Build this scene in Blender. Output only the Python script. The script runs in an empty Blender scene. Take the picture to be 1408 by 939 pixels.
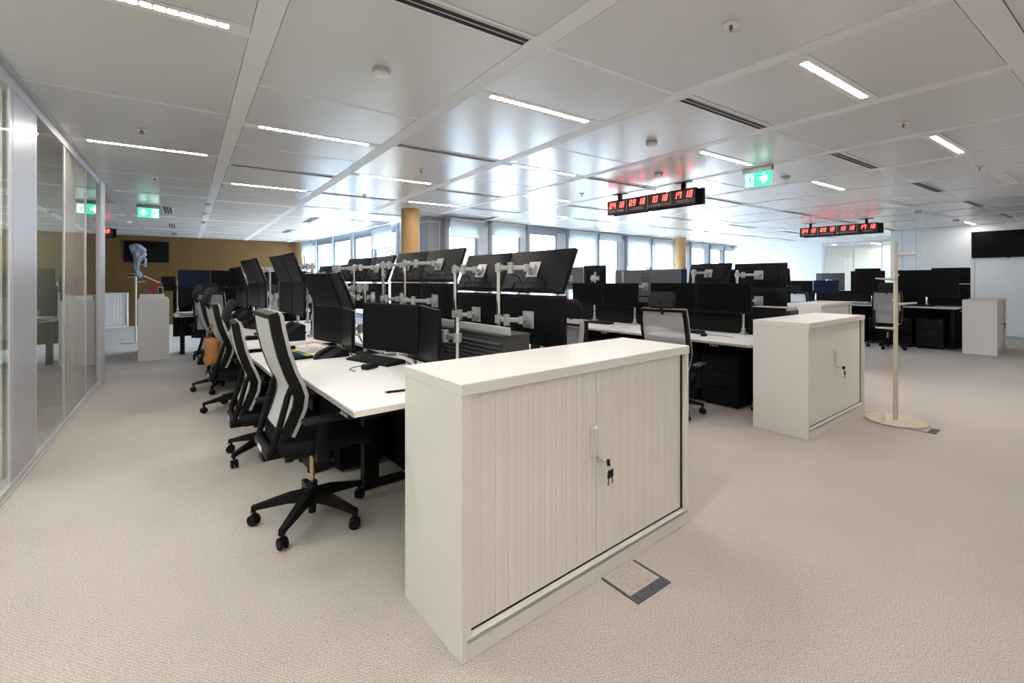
import bpy, bmesh, math, random
from mathutils import Vector, Matrix

# ------------------------------------------------------------------ camera, world, exposure
SC = bpy.context.scene
COL = SC.collection
R = math.radians
random.seed(7)
THETA = 38.552                      # view direction against the desk rows (world axes follow the desks)
ROOM = R(-2.70)                     # partitions and ceiling bands stand slightly turned to the desks
SKEW = 0.035                        # cross joints of the ceiling run a little out of square
H_CEIL = 2.70
cam = bpy.data.cameras.new('camera')
cam.sensor_width = 36.0
cam.lens = 620.0 / 1408.0 * 36.0
cam.shift_y = -84.5 / 1408.0
cam.clip_start = 0.05
cam.clip_end = 300
camo = bpy.data.objects.new('camera', cam)
camo.location = (0, 0, 1.37)
camo.rotation_euler = (R(90), 0, R(-THETA))
COL.objects.link(camo)
SC.camera = camo
SC.view_settings.view_transform = 'Standard'
SC.view_settings.look = 'None'
SC.view_settings.exposure = 0.24
SC.view_settings.gamma = 1.0
SC.view_settings.use_curve_mapping = False
W = bpy.data.worlds.new('overcast_sky')
SC.world = W
W.use_nodes = True
_bg = W.node_tree.nodes['Background']
_bg.inputs[0].default_value = (0.72, 0.86, 1.0, 1)
_bg.inputs[1].default_value = 27.0
LAMP_COLOR = (1.0, 0.945, 0.90)
LAMP_STRENGTH = 165.0

# ------------------------------------------------------------------ mesh helpers
def Rm(cx, cy):                     # room frame -> world
    c, s = math.cos(ROOM), math.sin(ROOM)
    return (cx * c - cy * s, cx * s + cy * c)

class MB:
    """collects shapes; build() links them as one mesh object"""
    def __init__(self):
        self.bm = bmesh.new()
    def _merge(self, tmp, M=None):
        if M is not None:
            tmp.transform(M)
        me = bpy.data.meshes.new('tmp')
        tmp.to_mesh(me)
        tmp.free()
        self.bm.from_mesh(me)
        bpy.data.meshes.remove(me)
        return self
    def box(self, x0, x1, y0, y1, z0, z1, bev=0.0, seg=1, M=None):
        if bev <= 0 and M is None:
            v = [self.bm.verts.new(p) for p in ((x0, y0, z0), (x1, y0, z0), (x1, y1, z0), (x0, y1, z0), (x0, y0, z1), (x1, y0, z1), (x1, y1, z1), (x0, y1, z1))]
            for f in ((3, 2, 1, 0), (4, 5, 6, 7), (0, 1, 5, 4), (1, 2, 6, 5), (2, 3, 7, 6), (3, 0, 4, 7)):
                self.bm.faces.new([v[i] for i in f])
            return self
        t = bmesh.new()
        bmesh.ops.create_cube(t, size=1.0, matrix=Matrix.Translation(((x0 + x1) / 2, (y0 + y1) / 2, (z0 + z1) / 2)) @ Matrix.Diagonal((x1 - x0, y1 - y0, z1 - z0, 1)))
        if bev > 0:
            bmesh.ops.bevel(t, geom=t.edges[:], offset=bev, segments=seg, profile=0.5, affect='EDGES', clamp_overlap=True)
        return self._merge(t, M)
    def cyl(self, p0, p1, r0, r1=None, n=14, caps=True):
        r1 = r0 if r1 is None else r1
        p0, p1 = Vector(p0), Vector(p1)
        d = p1 - p0
        q = d.to_track_quat('Z', 'Y')
        a, b = [], []
        for i in range(n):
            c, s = math.cos(2 * math.pi * i / n), math.sin(2 * math.pi * i / n)
            a.append(self.bm.verts.new(p0 + q @ Vector((c * r0, s * r0, 0))))
            b.append(self.bm.verts.new(p1 + q @ Vector((c * r1, s * r1, 0))))
        for i in range(n):
            j = (i + 1) % n
            self.bm.faces.new((a[i], a[j], b[j], b[i]))
        if caps:
            self.bm.faces.new(a[::-1])
            self.bm.faces.new(b)
        return self
    def tube(self, pts, r, n=6):
        pts = [Vector(p) for p in pts]
        rings = []
        for i, p in enumerate(pts):
            d = (pts[min(i + 1, len(pts) - 1)] - pts[max(i - 1, 0)]).normalized()
            q = d.to_track_quat('Z', 'Y')
            rings.append([self.bm.verts.new(p + q @ Vector((math.cos(2 * math.pi * k / n) * r, math.sin(2 * math.pi * k / n) * r, 0))) for k in range(n)])
        for a, b in zip(rings, rings[1:]):
            for k in range(n):
                j = (k + 1) % n
                self.bm.faces.new((a[k], a[j], b[j], b[k]))
        self.bm.faces.new(rings[0][::-1])
        self.bm.faces.new(rings[-1])
        return self
    def lathe(self, prof, n=24, c=(0, 0)):
        rings = []
        for r, z in prof:
            if r < 1e-5:
                rings.append([self.bm.verts.new((c[0], c[1], z))])
            else:
                rings.append([self.bm.verts.new((c[0] + r * math.cos(2 * math.pi * k / n), c[1] + r * math.sin(2 * math.pi * k / n), z)) for k in range(n)])
        for a, b in zip(rings, rings[1:]):
            for k in range(n):
                j = (k + 1) % n
                if len(a) == 1 and len(b) > 1:
                    self.bm.faces.new((a[0], b[j], b[k]))
                elif len(b) == 1 and len(a) > 1:
                    self.bm.faces.new((a[k], a[j], b[0]))
                elif len(a) > 1:
                    self.bm.faces.new((a[k], a[j], b[j], b[k]))
        return self
    def prism(self, outline, axis, lo, hi, M=None):
        """outline: 2D points in the other two axes (order x,y / x,z / y,z), extruded along axis"""
        t = bmesh.new()
        def P(a, b, h):
            return {'x': (h, a, b), 'y': (a, h, b), 'z': (a, b, h)}[axis]
        A = [t.verts.new(P(a, b, lo)) for a, b in outline]
        B = [t.verts.new(P(a, b, hi)) for a, b in outline]
        n = len(outline)
        t.faces.new(A[::-1])
        t.faces.new(B)
        for i in range(n):
            j = (i + 1) % n
            t.faces.new((A[i], A[j], B[j], B[i]))
        bmesh.ops.recalc_face_normals(t, faces=t.faces[:])
        return self._merge(t, M)
    def ribbon(self, path, y0, y1, th, off=0.0):
        """path of (x,z) points; a band from y0 to y1 (numbers or per-point lists), thickness th across the path"""
        n = len(path)
        rings = []
        for i in range(n):
            a, b = path[max(i - 1, 0)], path[min(i + 1, n - 1)]
            tx, tz = b[0] - a[0], b[1] - a[1]
            l = math.hypot(tx, tz)
            nx, nz = tz / l, -tx / l
            x, z = path[i]
            ya = y0[i] if isinstance(y0, (list, tuple)) else y0
            yb = y1[i] if isinstance(y1, (list, tuple)) else y1
            rings.append([self.bm.verts.new((x + nx * (o + off), y, z + nz * (o + off))) for o, y in ((-th / 2, ya), (th / 2, ya), (th / 2, yb), (-th / 2, yb))])
        for a, b in zip(rings, rings[1:]):
            for k in range(4):
                j = (k + 1) % 4
                self.bm.faces.new((a[k], a[j], b[j], b[k]))
        self.bm.faces.new(rings[0][::-1])
        self.bm.faces.new(rings[-1])
        return self
    def mesh(self, name, mat, smooth=True):
        bmesh.ops.recalc_face_normals(self.bm, faces=self.bm.faces[:])
        me = bpy.data.meshes.new(name)
        self.bm.to_mesh(me)
        self.bm.free()
        if mat:
            me.materials.append(mat)
        if smooth:
            for p in me.polygons:
                p.use_smooth = True
            me.set_sharp_from_angle(angle=R(35))
        return me
    def build(self, name, mat, parent=None, loc=(0, 0, 0), rot=(0, 0, 0), smooth=True):
        return put(name, self.mesh(name, mat, smooth), parent, loc, rot)

def put(name, me, parent=None, loc=(0, 0, 0), rot=(0, 0, 0)):
    o = bpy.data.objects.new(name, me)
    COL.objects.link(o)
    o.parent = parent
    o.location = loc
    o.rotation_euler = rot
    return o

KIDS = {}
def kids(o):
    return [c for c in bpy.data.objects if c.parent == o]

def tag(o, label, cat, group=None):
    o['label'] = label
    o['category'] = cat
    if group:
        o['group'] = group
    return o

def thing(name, label, cat, loc=(0, 0, 0), rotz=0.0, group=None, rot=None):
    o = bpy.data.objects.new(name, None)
    o.empty_display_size = 0.1
    COL.objects.link(o)
    o.location = loc
    o.rotation_euler = rot if rot else (0, 0, rotz)
    return tag(o, label, cat, group)

def struct(name, mb, mat, parent=None, loc=(0, 0, 0), rot=(0, 0, 0), smooth=False):
    o = mb.build(name, mat, parent, loc, rot, smooth)
    if parent is None:
        o['kind'] = 'structure'
    return o

def dup(root, loc, rotz=None, label=None, group=None, rot=None):
    r = root.copy()
    COL.objects.link(r)
    r.location = loc
    if rot is not None:
        r.rotation_euler = rot
    elif rotz is not None:
        r.rotation_euler = (0, 0, rotz)
    if label:
        r['label'] = label
    if group:
        r['group'] = group
    for ch in root.children:
        c = ch.copy()
        COL.objects.link(c)
        c.parent = r
        for g in ch.children:
            d = g.copy()
            COL.objects.link(d)
            d.parent = c
    return r

# ------------------------------------------------------------------ materials
def mat(name, color, rough=0.5, metal=0.0, spec=0.5, noise=0.0, nscale=40.0, bump=0.0, bscale=300.0, emit=None, estr=0.0):
    m = bpy.data.materials.new(name)
    m.use_nodes = True
    nt = m.node_tree
    b = nt.nodes['Principled BSDF']
    b.inputs['Base Color'].default_value = (*color, 1)
    b.inputs['Roughness'].default_value = rough
    b.inputs['Metallic'].default_value = metal
    b.inputs['Specular IOR Level'].default_value = spec
    if emit:
        b.inputs['Emission Color'].default_value = (*emit, 1)
        b.inputs['Emission Strength'].default_value = estr
    if noise > 0 or bump > 0:
        tc = nt.nodes.new('ShaderNodeTexCoord')
    if noise > 0:
        nz = nt.nodes.new('ShaderNodeTexNoise')
        nz.inputs['Scale'].default_value = nscale
        nz.inputs['Detail'].default_value = 3
        nt.links.new(tc.outputs['Object'], nz.inputs['Vector'])
        mx = nt.nodes.new('ShaderNodeMix')
        mx.data_type = 'RGBA'
        mx.inputs[6].default_value = (*[c * (1 - noise) for c in color], 1)
        mx.inputs[7].default_value = (*[min(1, c * (1 + noise)) for c in color], 1)
        nt.links.new(nz.outputs[0], mx.inputs[0])
        nt.links.new(mx.outputs[2], b.inputs['Base Color'])
    if bump > 0:
        nb = nt.nodes.new('ShaderNodeTexNoise')
        nb.inputs['Scale'].default_value = bscale
        nt.links.new(tc.outputs['Object'], nb.inputs['Vector'])
        bp = nt.nodes.new('ShaderNodeBump')
        bp.inputs['Strength'].default_value = bump
        bp.inputs['Distance'].default_value = 0.002
        nt.links.new(nb.outputs[0], bp.inputs['Height'])
        nt.links.new(bp.outputs[0], b.inputs['Normal'])
    return m

def see_through(name, color, alpha, rough=0.4):
    """diffuse sheet that lets part of the light through (chair mesh)"""
    m = bpy.data.materials.new(name)
    m.use_nodes = True
    nt = m.node_tree
    out = nt.nodes['Material Output']
    b = nt.nodes['Principled BSDF']
    b.inputs['Base Color'].default_value = (*color, 1)
    b.inputs['Roughness'].default_value = rough
    tr = nt.nodes.new('ShaderNodeBsdfTransparent')
    mx = nt.nodes.new('ShaderNodeMixShader')
    lw = nt.nodes.new('ShaderNodeLayerWeight')
    lw.inputs[0].default_value = 0.5
    mr = nt.nodes.new('ShaderNodeMapRange')       # a net looks denser seen along its face
    mr.inputs[1].default_value = 0.35
    mr.inputs[2].default_value = 0.85
    mr.inputs[3].default_value = alpha
    mr.inputs[4].default_value = 0.95
    nt.links.new(lw.outputs['Facing'], mr.inputs[0])
    nt.links.new(mr.outputs[0], mx.inputs[0])
    nt.links.new(tr.outputs[0], mx.inputs[1])
    nt.links.new(b.outputs[0], mx.inputs[2])
    nt.links.new(mx.outputs[0], out.inputs[0])
    return m

def glass(name, tint=(0.93, 0.96, 0.95), ior=1.5, gain=1.0):
    m = bpy.data.materials.new(name)
    m.use_nodes = True
    nt = m.node_tree
    nt.nodes.remove(nt.nodes['Principled BSDF'])
    out = nt.nodes['Material Output']
    tr = nt.nodes.new('ShaderNodeBsdfTransparent')
    tr.inputs[0].default_value = (*tint, 1)
    gl = nt.nodes.new('ShaderNodeBsdfGlossy')
    gl.inputs['Roughness'].default_value = 0.0
    fr = nt.nodes.new('ShaderNodeFresnel')
    fr.inputs['IOR'].default_value = ior
    ml = nt.nodes.new('ShaderNodeMath')
    ml.operation = 'MULTIPLY'
    ml.use_clamp = True
    ml.inputs[1].default_value = gain
    mx = nt.nodes.new('ShaderNodeMixShader')
    nt.links.new(fr.outputs[0], ml.inputs[0])
    ge = nt.nodes.new('ShaderNodeNewGeometry')    # only the outer face of the sheet mirrors
    fb = nt.nodes.new('ShaderNodeMath')
    fb.operation = 'SUBTRACT'
    fb.inputs[0].default_value = 1.0
    nt.links.new(ge.outputs['Backfacing'], fb.inputs[1])
    m2 = nt.nodes.new('ShaderNodeMath')
    m2.operation = 'MULTIPLY'
    nt.links.new(ml.outputs[0], m2.inputs[0])
    nt.links.new(fb.outputs[0], m2.inputs[1])
    nt.links.new(m2.outputs[0], mx.inputs[0])
    nt.links.new(tr.outputs[0], mx.inputs[1])
    nt.links.new(gl.outputs[0], mx.inputs[2])
    nt.links.new(mx.outputs[0], out.inputs[0])
    return m

def blind_mat(name):
    m = bpy.data.materials.new(name)
    m.use_nodes = True
    nt = m.node_tree
    nt.nodes.remove(nt.nodes['Principled BSDF'])
    out = nt.nodes['Material Output']
    d = nt.nodes.new('ShaderNodeBsdfDiffuse')
    d.inputs[0].default_value = (0.80, 0.82, 0.84, 1)
    t = nt.nodes.new('ShaderNodeBsdfTranslucent')
    t.inputs[0].default_value = (0.74, 0.78, 0.80, 1)
    mx = nt.nodes.new('ShaderNodeMixShader')
    mx.inputs[0].default_value = 0.55
    nt.links.new(d.outputs[0], mx.inputs[1])
    nt.links.new(t.outputs[0], mx.inputs[2])
    nt.links.new(mx.outputs[0], out.inputs[0])
    return m

def emission(name, color, strength):
    m = bpy.data.materials.new(name)
    m.use_nodes = True
    nt = m.node_tree
    nt.nodes.remove(nt.nodes['Principled BSDF'])
    e = nt.nodes.new('ShaderNodeEmission')
    e.inputs[0].default_value = (*color, 1)
    e.inputs[1].default_value = strength
    nt.links.new(e.outputs[0], nt.nodes['Material Output'].inputs[0])
    return m

def carpet_mat():
    m = bpy.data.materials.new('carpet')
    m.use_nodes = True
    nt = m.node_tree
    b = nt.nodes['Principled BSDF']
    b.inputs['Roughness'].default_value = 0.95
    b.inputs['Specular IOR Level'].default_value = 0.15
    tc = nt.nodes.new('ShaderNodeTexCoord')
    def wave(rot, scale):
        mp = nt.nodes.new('ShaderNodeMapping')
        mp.inputs['Rotation'].default_value = (0, 0, rot)
        nt.links.new(tc.outputs['Object'], mp.inputs['Vector'])
        w = nt.nodes.new('ShaderNodeTexWave')
        w.inputs['Scale'].default_value = scale
        w.inputs['Distortion'].default_value = 5.0
        w.inputs['Detail'].default_value = 2
        w.inputs['Detail Scale'].default_value = 2.0
        nt.links.new(mp.outputs[0], w.inputs['Vector'])
        return w
    w1, w2 = wave(0.9, 38.0), wave(-0.67, 30.0)
    mul = nt.nodes.new('ShaderNodeMath')
    mul.operation = 'MULTIPLY'
    nt.links.new(w1.outputs['Fac'], mul.inputs[0])
    nt.links.new(w2.outputs['Fac'], mul.inputs[1])
    fine = nt.nodes.new('ShaderNodeTexNoise')
    fine.inputs['Scale'].default_value = 185
    fine.inputs['Detail'].default_value = 4
    fine.inputs['Roughness'].default_value = 0.7
    nt.links.new(tc.outputs['Object'], fine.inputs['Vector'])
    add = nt.nodes.new('ShaderNodeMath')
    add.operation = 'ADD'
    wm = nt.nodes.new('ShaderNodeMath')
    wm.operation = 'MULTIPLY'
    wm.inputs[1].default_value = 0.20
    nt.links.new(mul.outputs[0], wm.inputs[0])
    nt.links.new(wm.outputs[0], add.inputs[0])
    nt.links.new(fine.outputs[0], add.inputs[1])
    rp = nt.nodes.new('ShaderNodeValToRGB')
    rp.color_ramp.elements[0].position = 0.38
    rp.color_ramp.elements[0].color = (0.30, 0.268, 0.243, 1)
    rp.color_ramp.elements[1].position = 0.70
    rp.color_ramp.elements[1].color = (0.65, 0.592, 0.545, 1)
    nt.links.new(add.outputs[0], rp.inputs[0])
    big = nt.nodes.new('ShaderNodeTexNoise')
    big.inputs['Scale'].default_value = 1.3
    big.inputs['Detail'].default_value = 4
    nt.links.new(tc.outputs['Object'], big.inputs['Vector'])
    mr = nt.nodes.new('ShaderNodeMapRange')
    mr.inputs[3].default_value = 0.88
    mr.inputs[4].default_value = 1.12
    nt.links.new(big.outputs[0], mr.inputs[0])
    mx = nt.nodes.new('ShaderNodeMix')
    mx.data_type = 'RGBA'
    mx.blend_type = 'MULTIPLY'
    mx.inputs[0].default_value = 1.0
    nt.links.new(rp.outputs[0], mx.inputs[6])
    nt.links.new(mr.outputs[0], mx.inputs[7])
    nt.links.new(mx.outputs[2], b.inputs['Base Color'])
    bp = nt.nodes.new('ShaderNodeBump')
    bp.inputs['Strength'].default_value = 0.5
    bp.inputs['Distance'].default_value = 0.004
    nt.links.new(add.outputs[0], bp.inputs['Height'])
    nt.links.new(bp.outputs[0], b.inputs['Normal'])
    return m

M = {}
M['carpet'] = carpet_mat()
M['cabinet'] = mat('cabinet_lacquer', (0.69, 0.665, 0.63), 0.45, noise=0.015, nscale=8)
M['slat'] = mat('tambour_slat', (0.74, 0.69, 0.64), 0.42, noise=0.02, nscale=8)
M['desk'] = mat('desk_laminate', (0.71, 0.70, 0.69), 0.40, noise=0.01, nscale=6)
M['deskedge'] = mat('desk_edge', (0.80, 0.75, 0.66), 0.4, noise=0.02)
M['alu'] = mat('brushed_aluminium', (0.62, 0.63, 0.65), 0.34, metal=0.75, noise=0.04, nscale=60)
M['chrome'] = mat('chrome', (0.78, 0.78, 0.78), 0.14, metal=1.0, noise=0.02)
M['silver'] = mat('silver_paint', (0.40, 0.40, 0.395), 0.38, metal=0.35, noise=0.03)
M['black'] = mat('black_plastic', (0.004, 0.004, 0.0045), 0.45, spec=0.2, noise=0.2, nscale=25)
M['blackm'] = mat('black_matt', (0.004, 0.004, 0.0045), 0.6, spec=0.2, noise=0.2, nscale=12)
M['dkgrey'] = mat('dark_grey_plastic', (0.012, 0.012, 0.013), 0.5, spec=0.25, noise=0.15, nscale=20)
M['monback'] = mat('monitor_back', (0.005, 0.0045, 0.0055), 0.42, spec=0.13, noise=0.15, nscale=30)
M['greyback'] = mat('grey_monitor_back', (0.10, 0.107, 0.12), 0.42, noise=0.06)
M['screen'] = mat('screen_off', (0.003, 0.003, 0.004), 0.32, spec=0.13, noise=0.1, nscale=4)
M['screenblue'] = mat('screen_blue_off', (0.008, 0.013, 0.034), 0.34, spec=0.15, noise=0.15, nscale=4)
M['fabric'] = mat('seat_fabric', (0.014, 0.0135, 0.016), 0.95, spec=0.1, noise=0.3, nscale=120, bump=0.4, bscale=700)
M['headfab'] = mat('headrest_fabric', (0.026, 0.024, 0.026), 0.9, spec=0.15, noise=0.2, nscale=150, bump=0.3, bscale=700)
M['mesh'] = see_through('backrest_net', (0.56, 0.55, 0.55), 0.46)
M['trim'] = mat('light_grey_trim', (0.40, 0.39, 0.39), 0.5, noise=0.03)
M['bronze'] = mat('gas_lift_steel', (0.55, 0.42, 0.32), 0.25, metal=0.9, noise=0.05)
M['panel'] = mat('ceiling_panel', (0.71, 0.695, 0.685), 0.25, metal=0.05, spec=0.6, noise=0.012, nscale=2.0)
M['band'] = mat('ceiling_band', (0.77, 0.75, 0.73), 0.45, spec=0.4, noise=0.015, nscale=5)
M['gap'] = mat('ceiling_void', (0.50, 0.48, 0.46), 0.8, noise=0.1)
M['slotdark'] = mat('air_slot', (0.006, 0.006, 0.006), 0.7, noise=0.3)
M['slotrim'] = mat('diffuser_rim', (0.52, 0.48, 0.44), 0.5, noise=0.03)
M['white'] = mat('white_plastic', (0.78, 0.77, 0.75), 0.4, noise=0.02)
M['wallw'] = mat('white_wall', (0.78, 0.78, 0.78), 0.55, noise=0.015, nscale=3)
M['orange'] = mat('ochre_wall', (0.118, 0.066, 0.024), 0.75, spec=0.15, noise=0.04, nscale=6)
M['ochrecol'] = mat('ochre_column', (0.50, 0.31, 0.12), 0.5, noise=0.04, nscale=6)
M['glframe'] = mat('partition_frame', (0.58, 0.56, 0.58), 0.36, metal=0.2, noise=0.02)
M['glpanel'] = mat('partition_panel', (0.50, 0.49, 0.52), 0.36, metal=0.25, noise=0.015, nscale=3)
M['beige'] = mat('beige_panel', (0.34, 0.325, 0.275), 0.03, spec=1.0, noise=0.03, nscale=4)
M['glass'] = glass('clear_glass', (0.90, 0.95, 0.93), 1.5, 1.7)
M['winglass'] = glass('window_glass', (0.97, 0.985, 0.99), 1.45, 0.6)
M['frost'] = mat('frosted_strip', (0.33, 0.35, 0.35), 0.3, noise=0.02)
M['jamb'] = mat('window_jamb', (0.58, 0.62, 0.67), 0.45, noise=0.02)
M['winframe'] = mat('window_frame', (0.30, 0.335, 0.38), 0.45, metal=0.1, noise=0.03)
M['pillar'] = mat('grey_pillar', (0.33, 0.34, 0.385), 0.5, noise=0.03)
M['blind'] = blind_mat('roller_blind_cloth')
M['facade'] = mat('pale_stone', (0.80, 0.80, 0.78), 0.8, noise=0.05, nscale=1.0)
M['facglass'] = mat('far_window', (0.28, 0.33, 0.38), 0.2, noise=0.1)
M['facade2'] = mat('grey_stone', (0.42, 0.43, 0.44), 0.8, noise=0.05, nscale=1.0)
M['louvre'] = mat('brown_louvre', (0.20, 0.16, 0.11), 0.6, noise=0.1)
M['wood'] = mat('beige_painted_wood', (0.62, 0.54, 0.43), 0.5, noise=0.06, nscale=14)
M['led'] = emission('led_lens', LAMP_COLOR, LAMP_STRENGTH)
M['boxgrey'] = mat('louvred_box_grey', (0.045, 0.045, 0.046), 0.5, noise=0.08)
M['signgrey'] = mat('sign_grey', (0.30, 0.30, 0.29), 0.5, noise=0.03)
M['leddim'] = emission('led_lens_dimmed', LAMP_COLOR, LAMP_STRENGTH * 0.5)
M['ledoff'] = mat('unlit_lens', (0.55, 0.56, 0.57), 0.4, noise=0.03)
M['exitg'] = emission('exit_green', (0.10, 0.95, 0.55), 1.08)
M['exitw'] = emission('exit_white', (0.92, 1.0, 0.96), 2.2)
M['red'] = emission('red_digits', (1.0, 0.05, 0.035), 10.0)
M['clockface'] = mat('clock_face', (0.055, 0.03, 0.035), 0.3, noise=0.1)
M['clocktext'] = mat('clock_lettering', (0.55, 0.50, 0.50), 0.5, noise=0.05)
M['tan'] = mat('tan_leather', (0.42, 0.19, 0.06), 0.45, noise=0.2, nscale=15, bump=0.3, bscale=60)
M['paper'] = mat('paper', (0.80, 0.79, 0.76), 0.7, noise=0.03)
M['orangecord'] = mat('orange_cord', (0.75, 0.16, 0.05), 0.5, noise=0.05)
M['redplastic'] = mat('red_plastic', (0.5, 0.02, 0.02), 0.4, noise=0.05)
M['keygreen'] = mat('green_keys', (0.05, 0.30, 0.08), 0.5, noise=0.1)
M['keyyellow'] = mat('yellow_keys', (0.75, 0.50, 0.04), 0.5, noise=0.1)
M['keyred'] = mat('red_keys', (0.55, 0.03, 0.03), 0.5, noise=0.1)
M['keyblue'] = mat('blue_keys', (0.05, 0.20, 0.55), 0.5, noise=0.1)
M['cloth'] = mat('blue_grey_cloth', (0.25, 0.28, 0.34), 0.9, noise=0.25, nscale=25, bump=0.5, bscale=60)
M['copper'] = mat('copper_sprinkler', (0.35, 0.16, 0.10), 0.4, metal=0.6, noise=0.1)
M['binder'] = mat('red_binder', (0.22, 0.02, 0.025), 0.5, noise=0.1)
M['floorbox'] = mat('floor_box_plastic', (0.075, 0.085, 0.10), 0.5, noise=0.1)

# ------------------------------------------------------------------ the room shell
RZ = (0, 0, ROOM)
PLAN = [(-5.0, -3.6), (17.7, -3.6), (17.7, 9.5), (4.3, 8.75), (4.0, 9.2), (3.3, 17.7), (-5.0, 17.7)]
struct('floor', MB().prism(PLAN, 'z', -0.12, 0.0), M['carpet'], rot=RZ)
ceil = struct('ceiling', MB().prism(PLAN, 'z', 2.735, 2.80), M['gap'], rot=RZ)

PITCH, BAY0, BAYW = 1.277, 0.400, 1.155
_pan = {}
def xmax_at(cy):                     # room-frame limits of the ceiling towards the court
    return 4.02 - (cy - 9.0) * 0.0885 if cy > 8.72 else 99
def ymax_at(cx):
    return 8.47 + (cx - 4.4) * 0.0690 if cx > 4.3 else 99

def skewed(x0, x1, y0, y1, z0, z1):
    """a sheet whose cross edges follow the slight skew of the ceiling"""
    mb = MB()
    v = [mb.bm.verts.new((x, y - SKEW * x, z)) for z in (z0, z1) for x, y in ((x0, y0), (x1, y0), (x1, y1), (x0, y1))]
    for f in ((3, 2, 1, 0), (4, 5, 6, 7), (0, 1, 5, 4), (1, 2, 6, 5), (2, 3, 7, 6), (3, 0, 4, 7)):
        mb.bm.faces.new([v[i] for i in f])
    return mb

EVEN = [(-3.2, 'l'), (-2.46, 'j'), (-1.71, 'l'), (-0.97, 'j'), (-0.22, 'l'), (0.545, 'b'), (1.30, 'l'), (2.04, 's'), (3.54, 'j'), (4.33, 'l'), (5.20, 'j'), (6.12, 's'),
        (7.33, 'l'), (8.10, 'j'), (9.05, 's'), (10.30, 'o'), (11.1, 'j'), (12.1, 's'), (13.3, 'o'), (14.1, 'j'), (15.1, 's'), (16.3, 'o')]
ODD = [(-3.2, 'l'), (-2.46, 'j'), (-1.71, 'l'), (-0.97, 'j'), (-0.20, 'l'), (0.545, 'b'), (2.04, 'j'), (2.80, 'l'), (4.30, 's'), (5.82, 'l'), (7.35, 's'),
       (8.10, 'j'), (8.85, 'o'), (9.6, 'j'), (10.5, 's'), (11.9, 'o'), (12.7, 'j'), (13.5, 's'), (14.9, 'o'), (15.7, 'j'), (16.6, 's')]
HALF = {'l': 0.065, 'o': 0.065, 's': 0.065, 'j': 0.0, 'b': 0.065}
LAMPS, SLOTS = [], []
for k in range(-4, 14):
    x0 = BAY0 + PITCH * k + (0.0 if k >= 0 else 0.0)
    x1 = x0 + BAYW
    if k == -1:
        x0 = -0.885
    if x1 > 17.5:
        continue
    rows = EVEN if k % 2 == 0 else ODD
    if k == 0:
        rows = [(4.48, 'l') if abs(y - 4.33) < 0.01 else (y, t) for y, t in rows]
    if k < -1:
        rows = [r for r in rows if r[0] > 8.0]
    if k == -1:
        rows = [(y, 'j' if t == 's' else t) for y, t in rows]
    ys = [(-3.5, 'j') if k >= -1 else (8.45, 'j')] + [r for r in rows if r[0] > (8.5 if k < -1 else -3.4)] + [(17.45, 'j')]
    cxm = (x0 + x1) / 2
    for (ya, ta), (yb, tb) in zip(ys, ys[1:]):
        a, b = ya + HALF[ta] + 0.002, yb - HALF[tb] - 0.002
        lim = ymax_at(x1) + SKEW * cxm
        if cxm > 4.3 and a > lim - 0.05:
            break
        b = min(b, lim) if cxm > 4.3 else b
        xe = min(x1, xmax_at((a + b) / 2))
        if k == 3 and (a + b) / 2 > 8.3:
            continue
        if xe - x0 < 0.1 or b - a < 0.03:
            continue
        skewed(x0 + 0.002, xe - 0.002, a, b, 2.702, 2.715).build('ceiling_panel', M['panel'], ceil, smooth=False)
    for y, t in ys[1:-1]:
        cy = y - SKEW * cxm
        if (cxm > 4.3 and cy > ymax_at(cxm) - 0.2) or (cy > 8.6 and x1 > xmax_at(cy) - 0.02):
            continue
        if t in 'lo':
            LAMPS.append((k, x0 if k != -1 else BAY0 - PITCH, x1, y, t))
        elif t == 's' and k >= 0 and (y < 9 or k > 2):
            SLOTS.append((k, x0, x1, y))
        elif t == 's':
            skewed(x0, min(x1, xmax_at(cy)), y - (0.066 if y > 9 else 0.068), y + 0.066, 2.7012, 2.712).build('ceiling_joint', M['band'], ceil, smooth=False)
        elif t == 'b':
            skewed(x0 - 0.06, x1 + 0.06, y - 0.062, y + 0.062, 2.697, 2.712).build('cross_band', M['band'], ceil, smooth=False)
        elif t == 'j':
            skewed(x0, min(x1, xmax_at(cy)), y - 0.013, y + 0.013, 2.7012, 2.712).build('ceiling_joint', M['band'], ceil, smooth=False)
for k in range(-3, 13):
    xa = BAY0 + PITCH * k + BAYW + 0.001
    xb = xa + PITCH - BAYW - 0.002
    lo, hi = (-3.5, 17.45) if k >= -1 else (8.45, 17.45)
    if xa > 4.2:
        hi = ymax_at(xb)
    elif xa > 3.0:
        hi = 9.4 if xa > 3.6 else 15.0
    MB().box(xa, xb, lo, hi, 2.7012, 2.715).build('ceiling_band', M['band'] if k > -2 else M['panel'], ceil, smooth=False)

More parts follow.
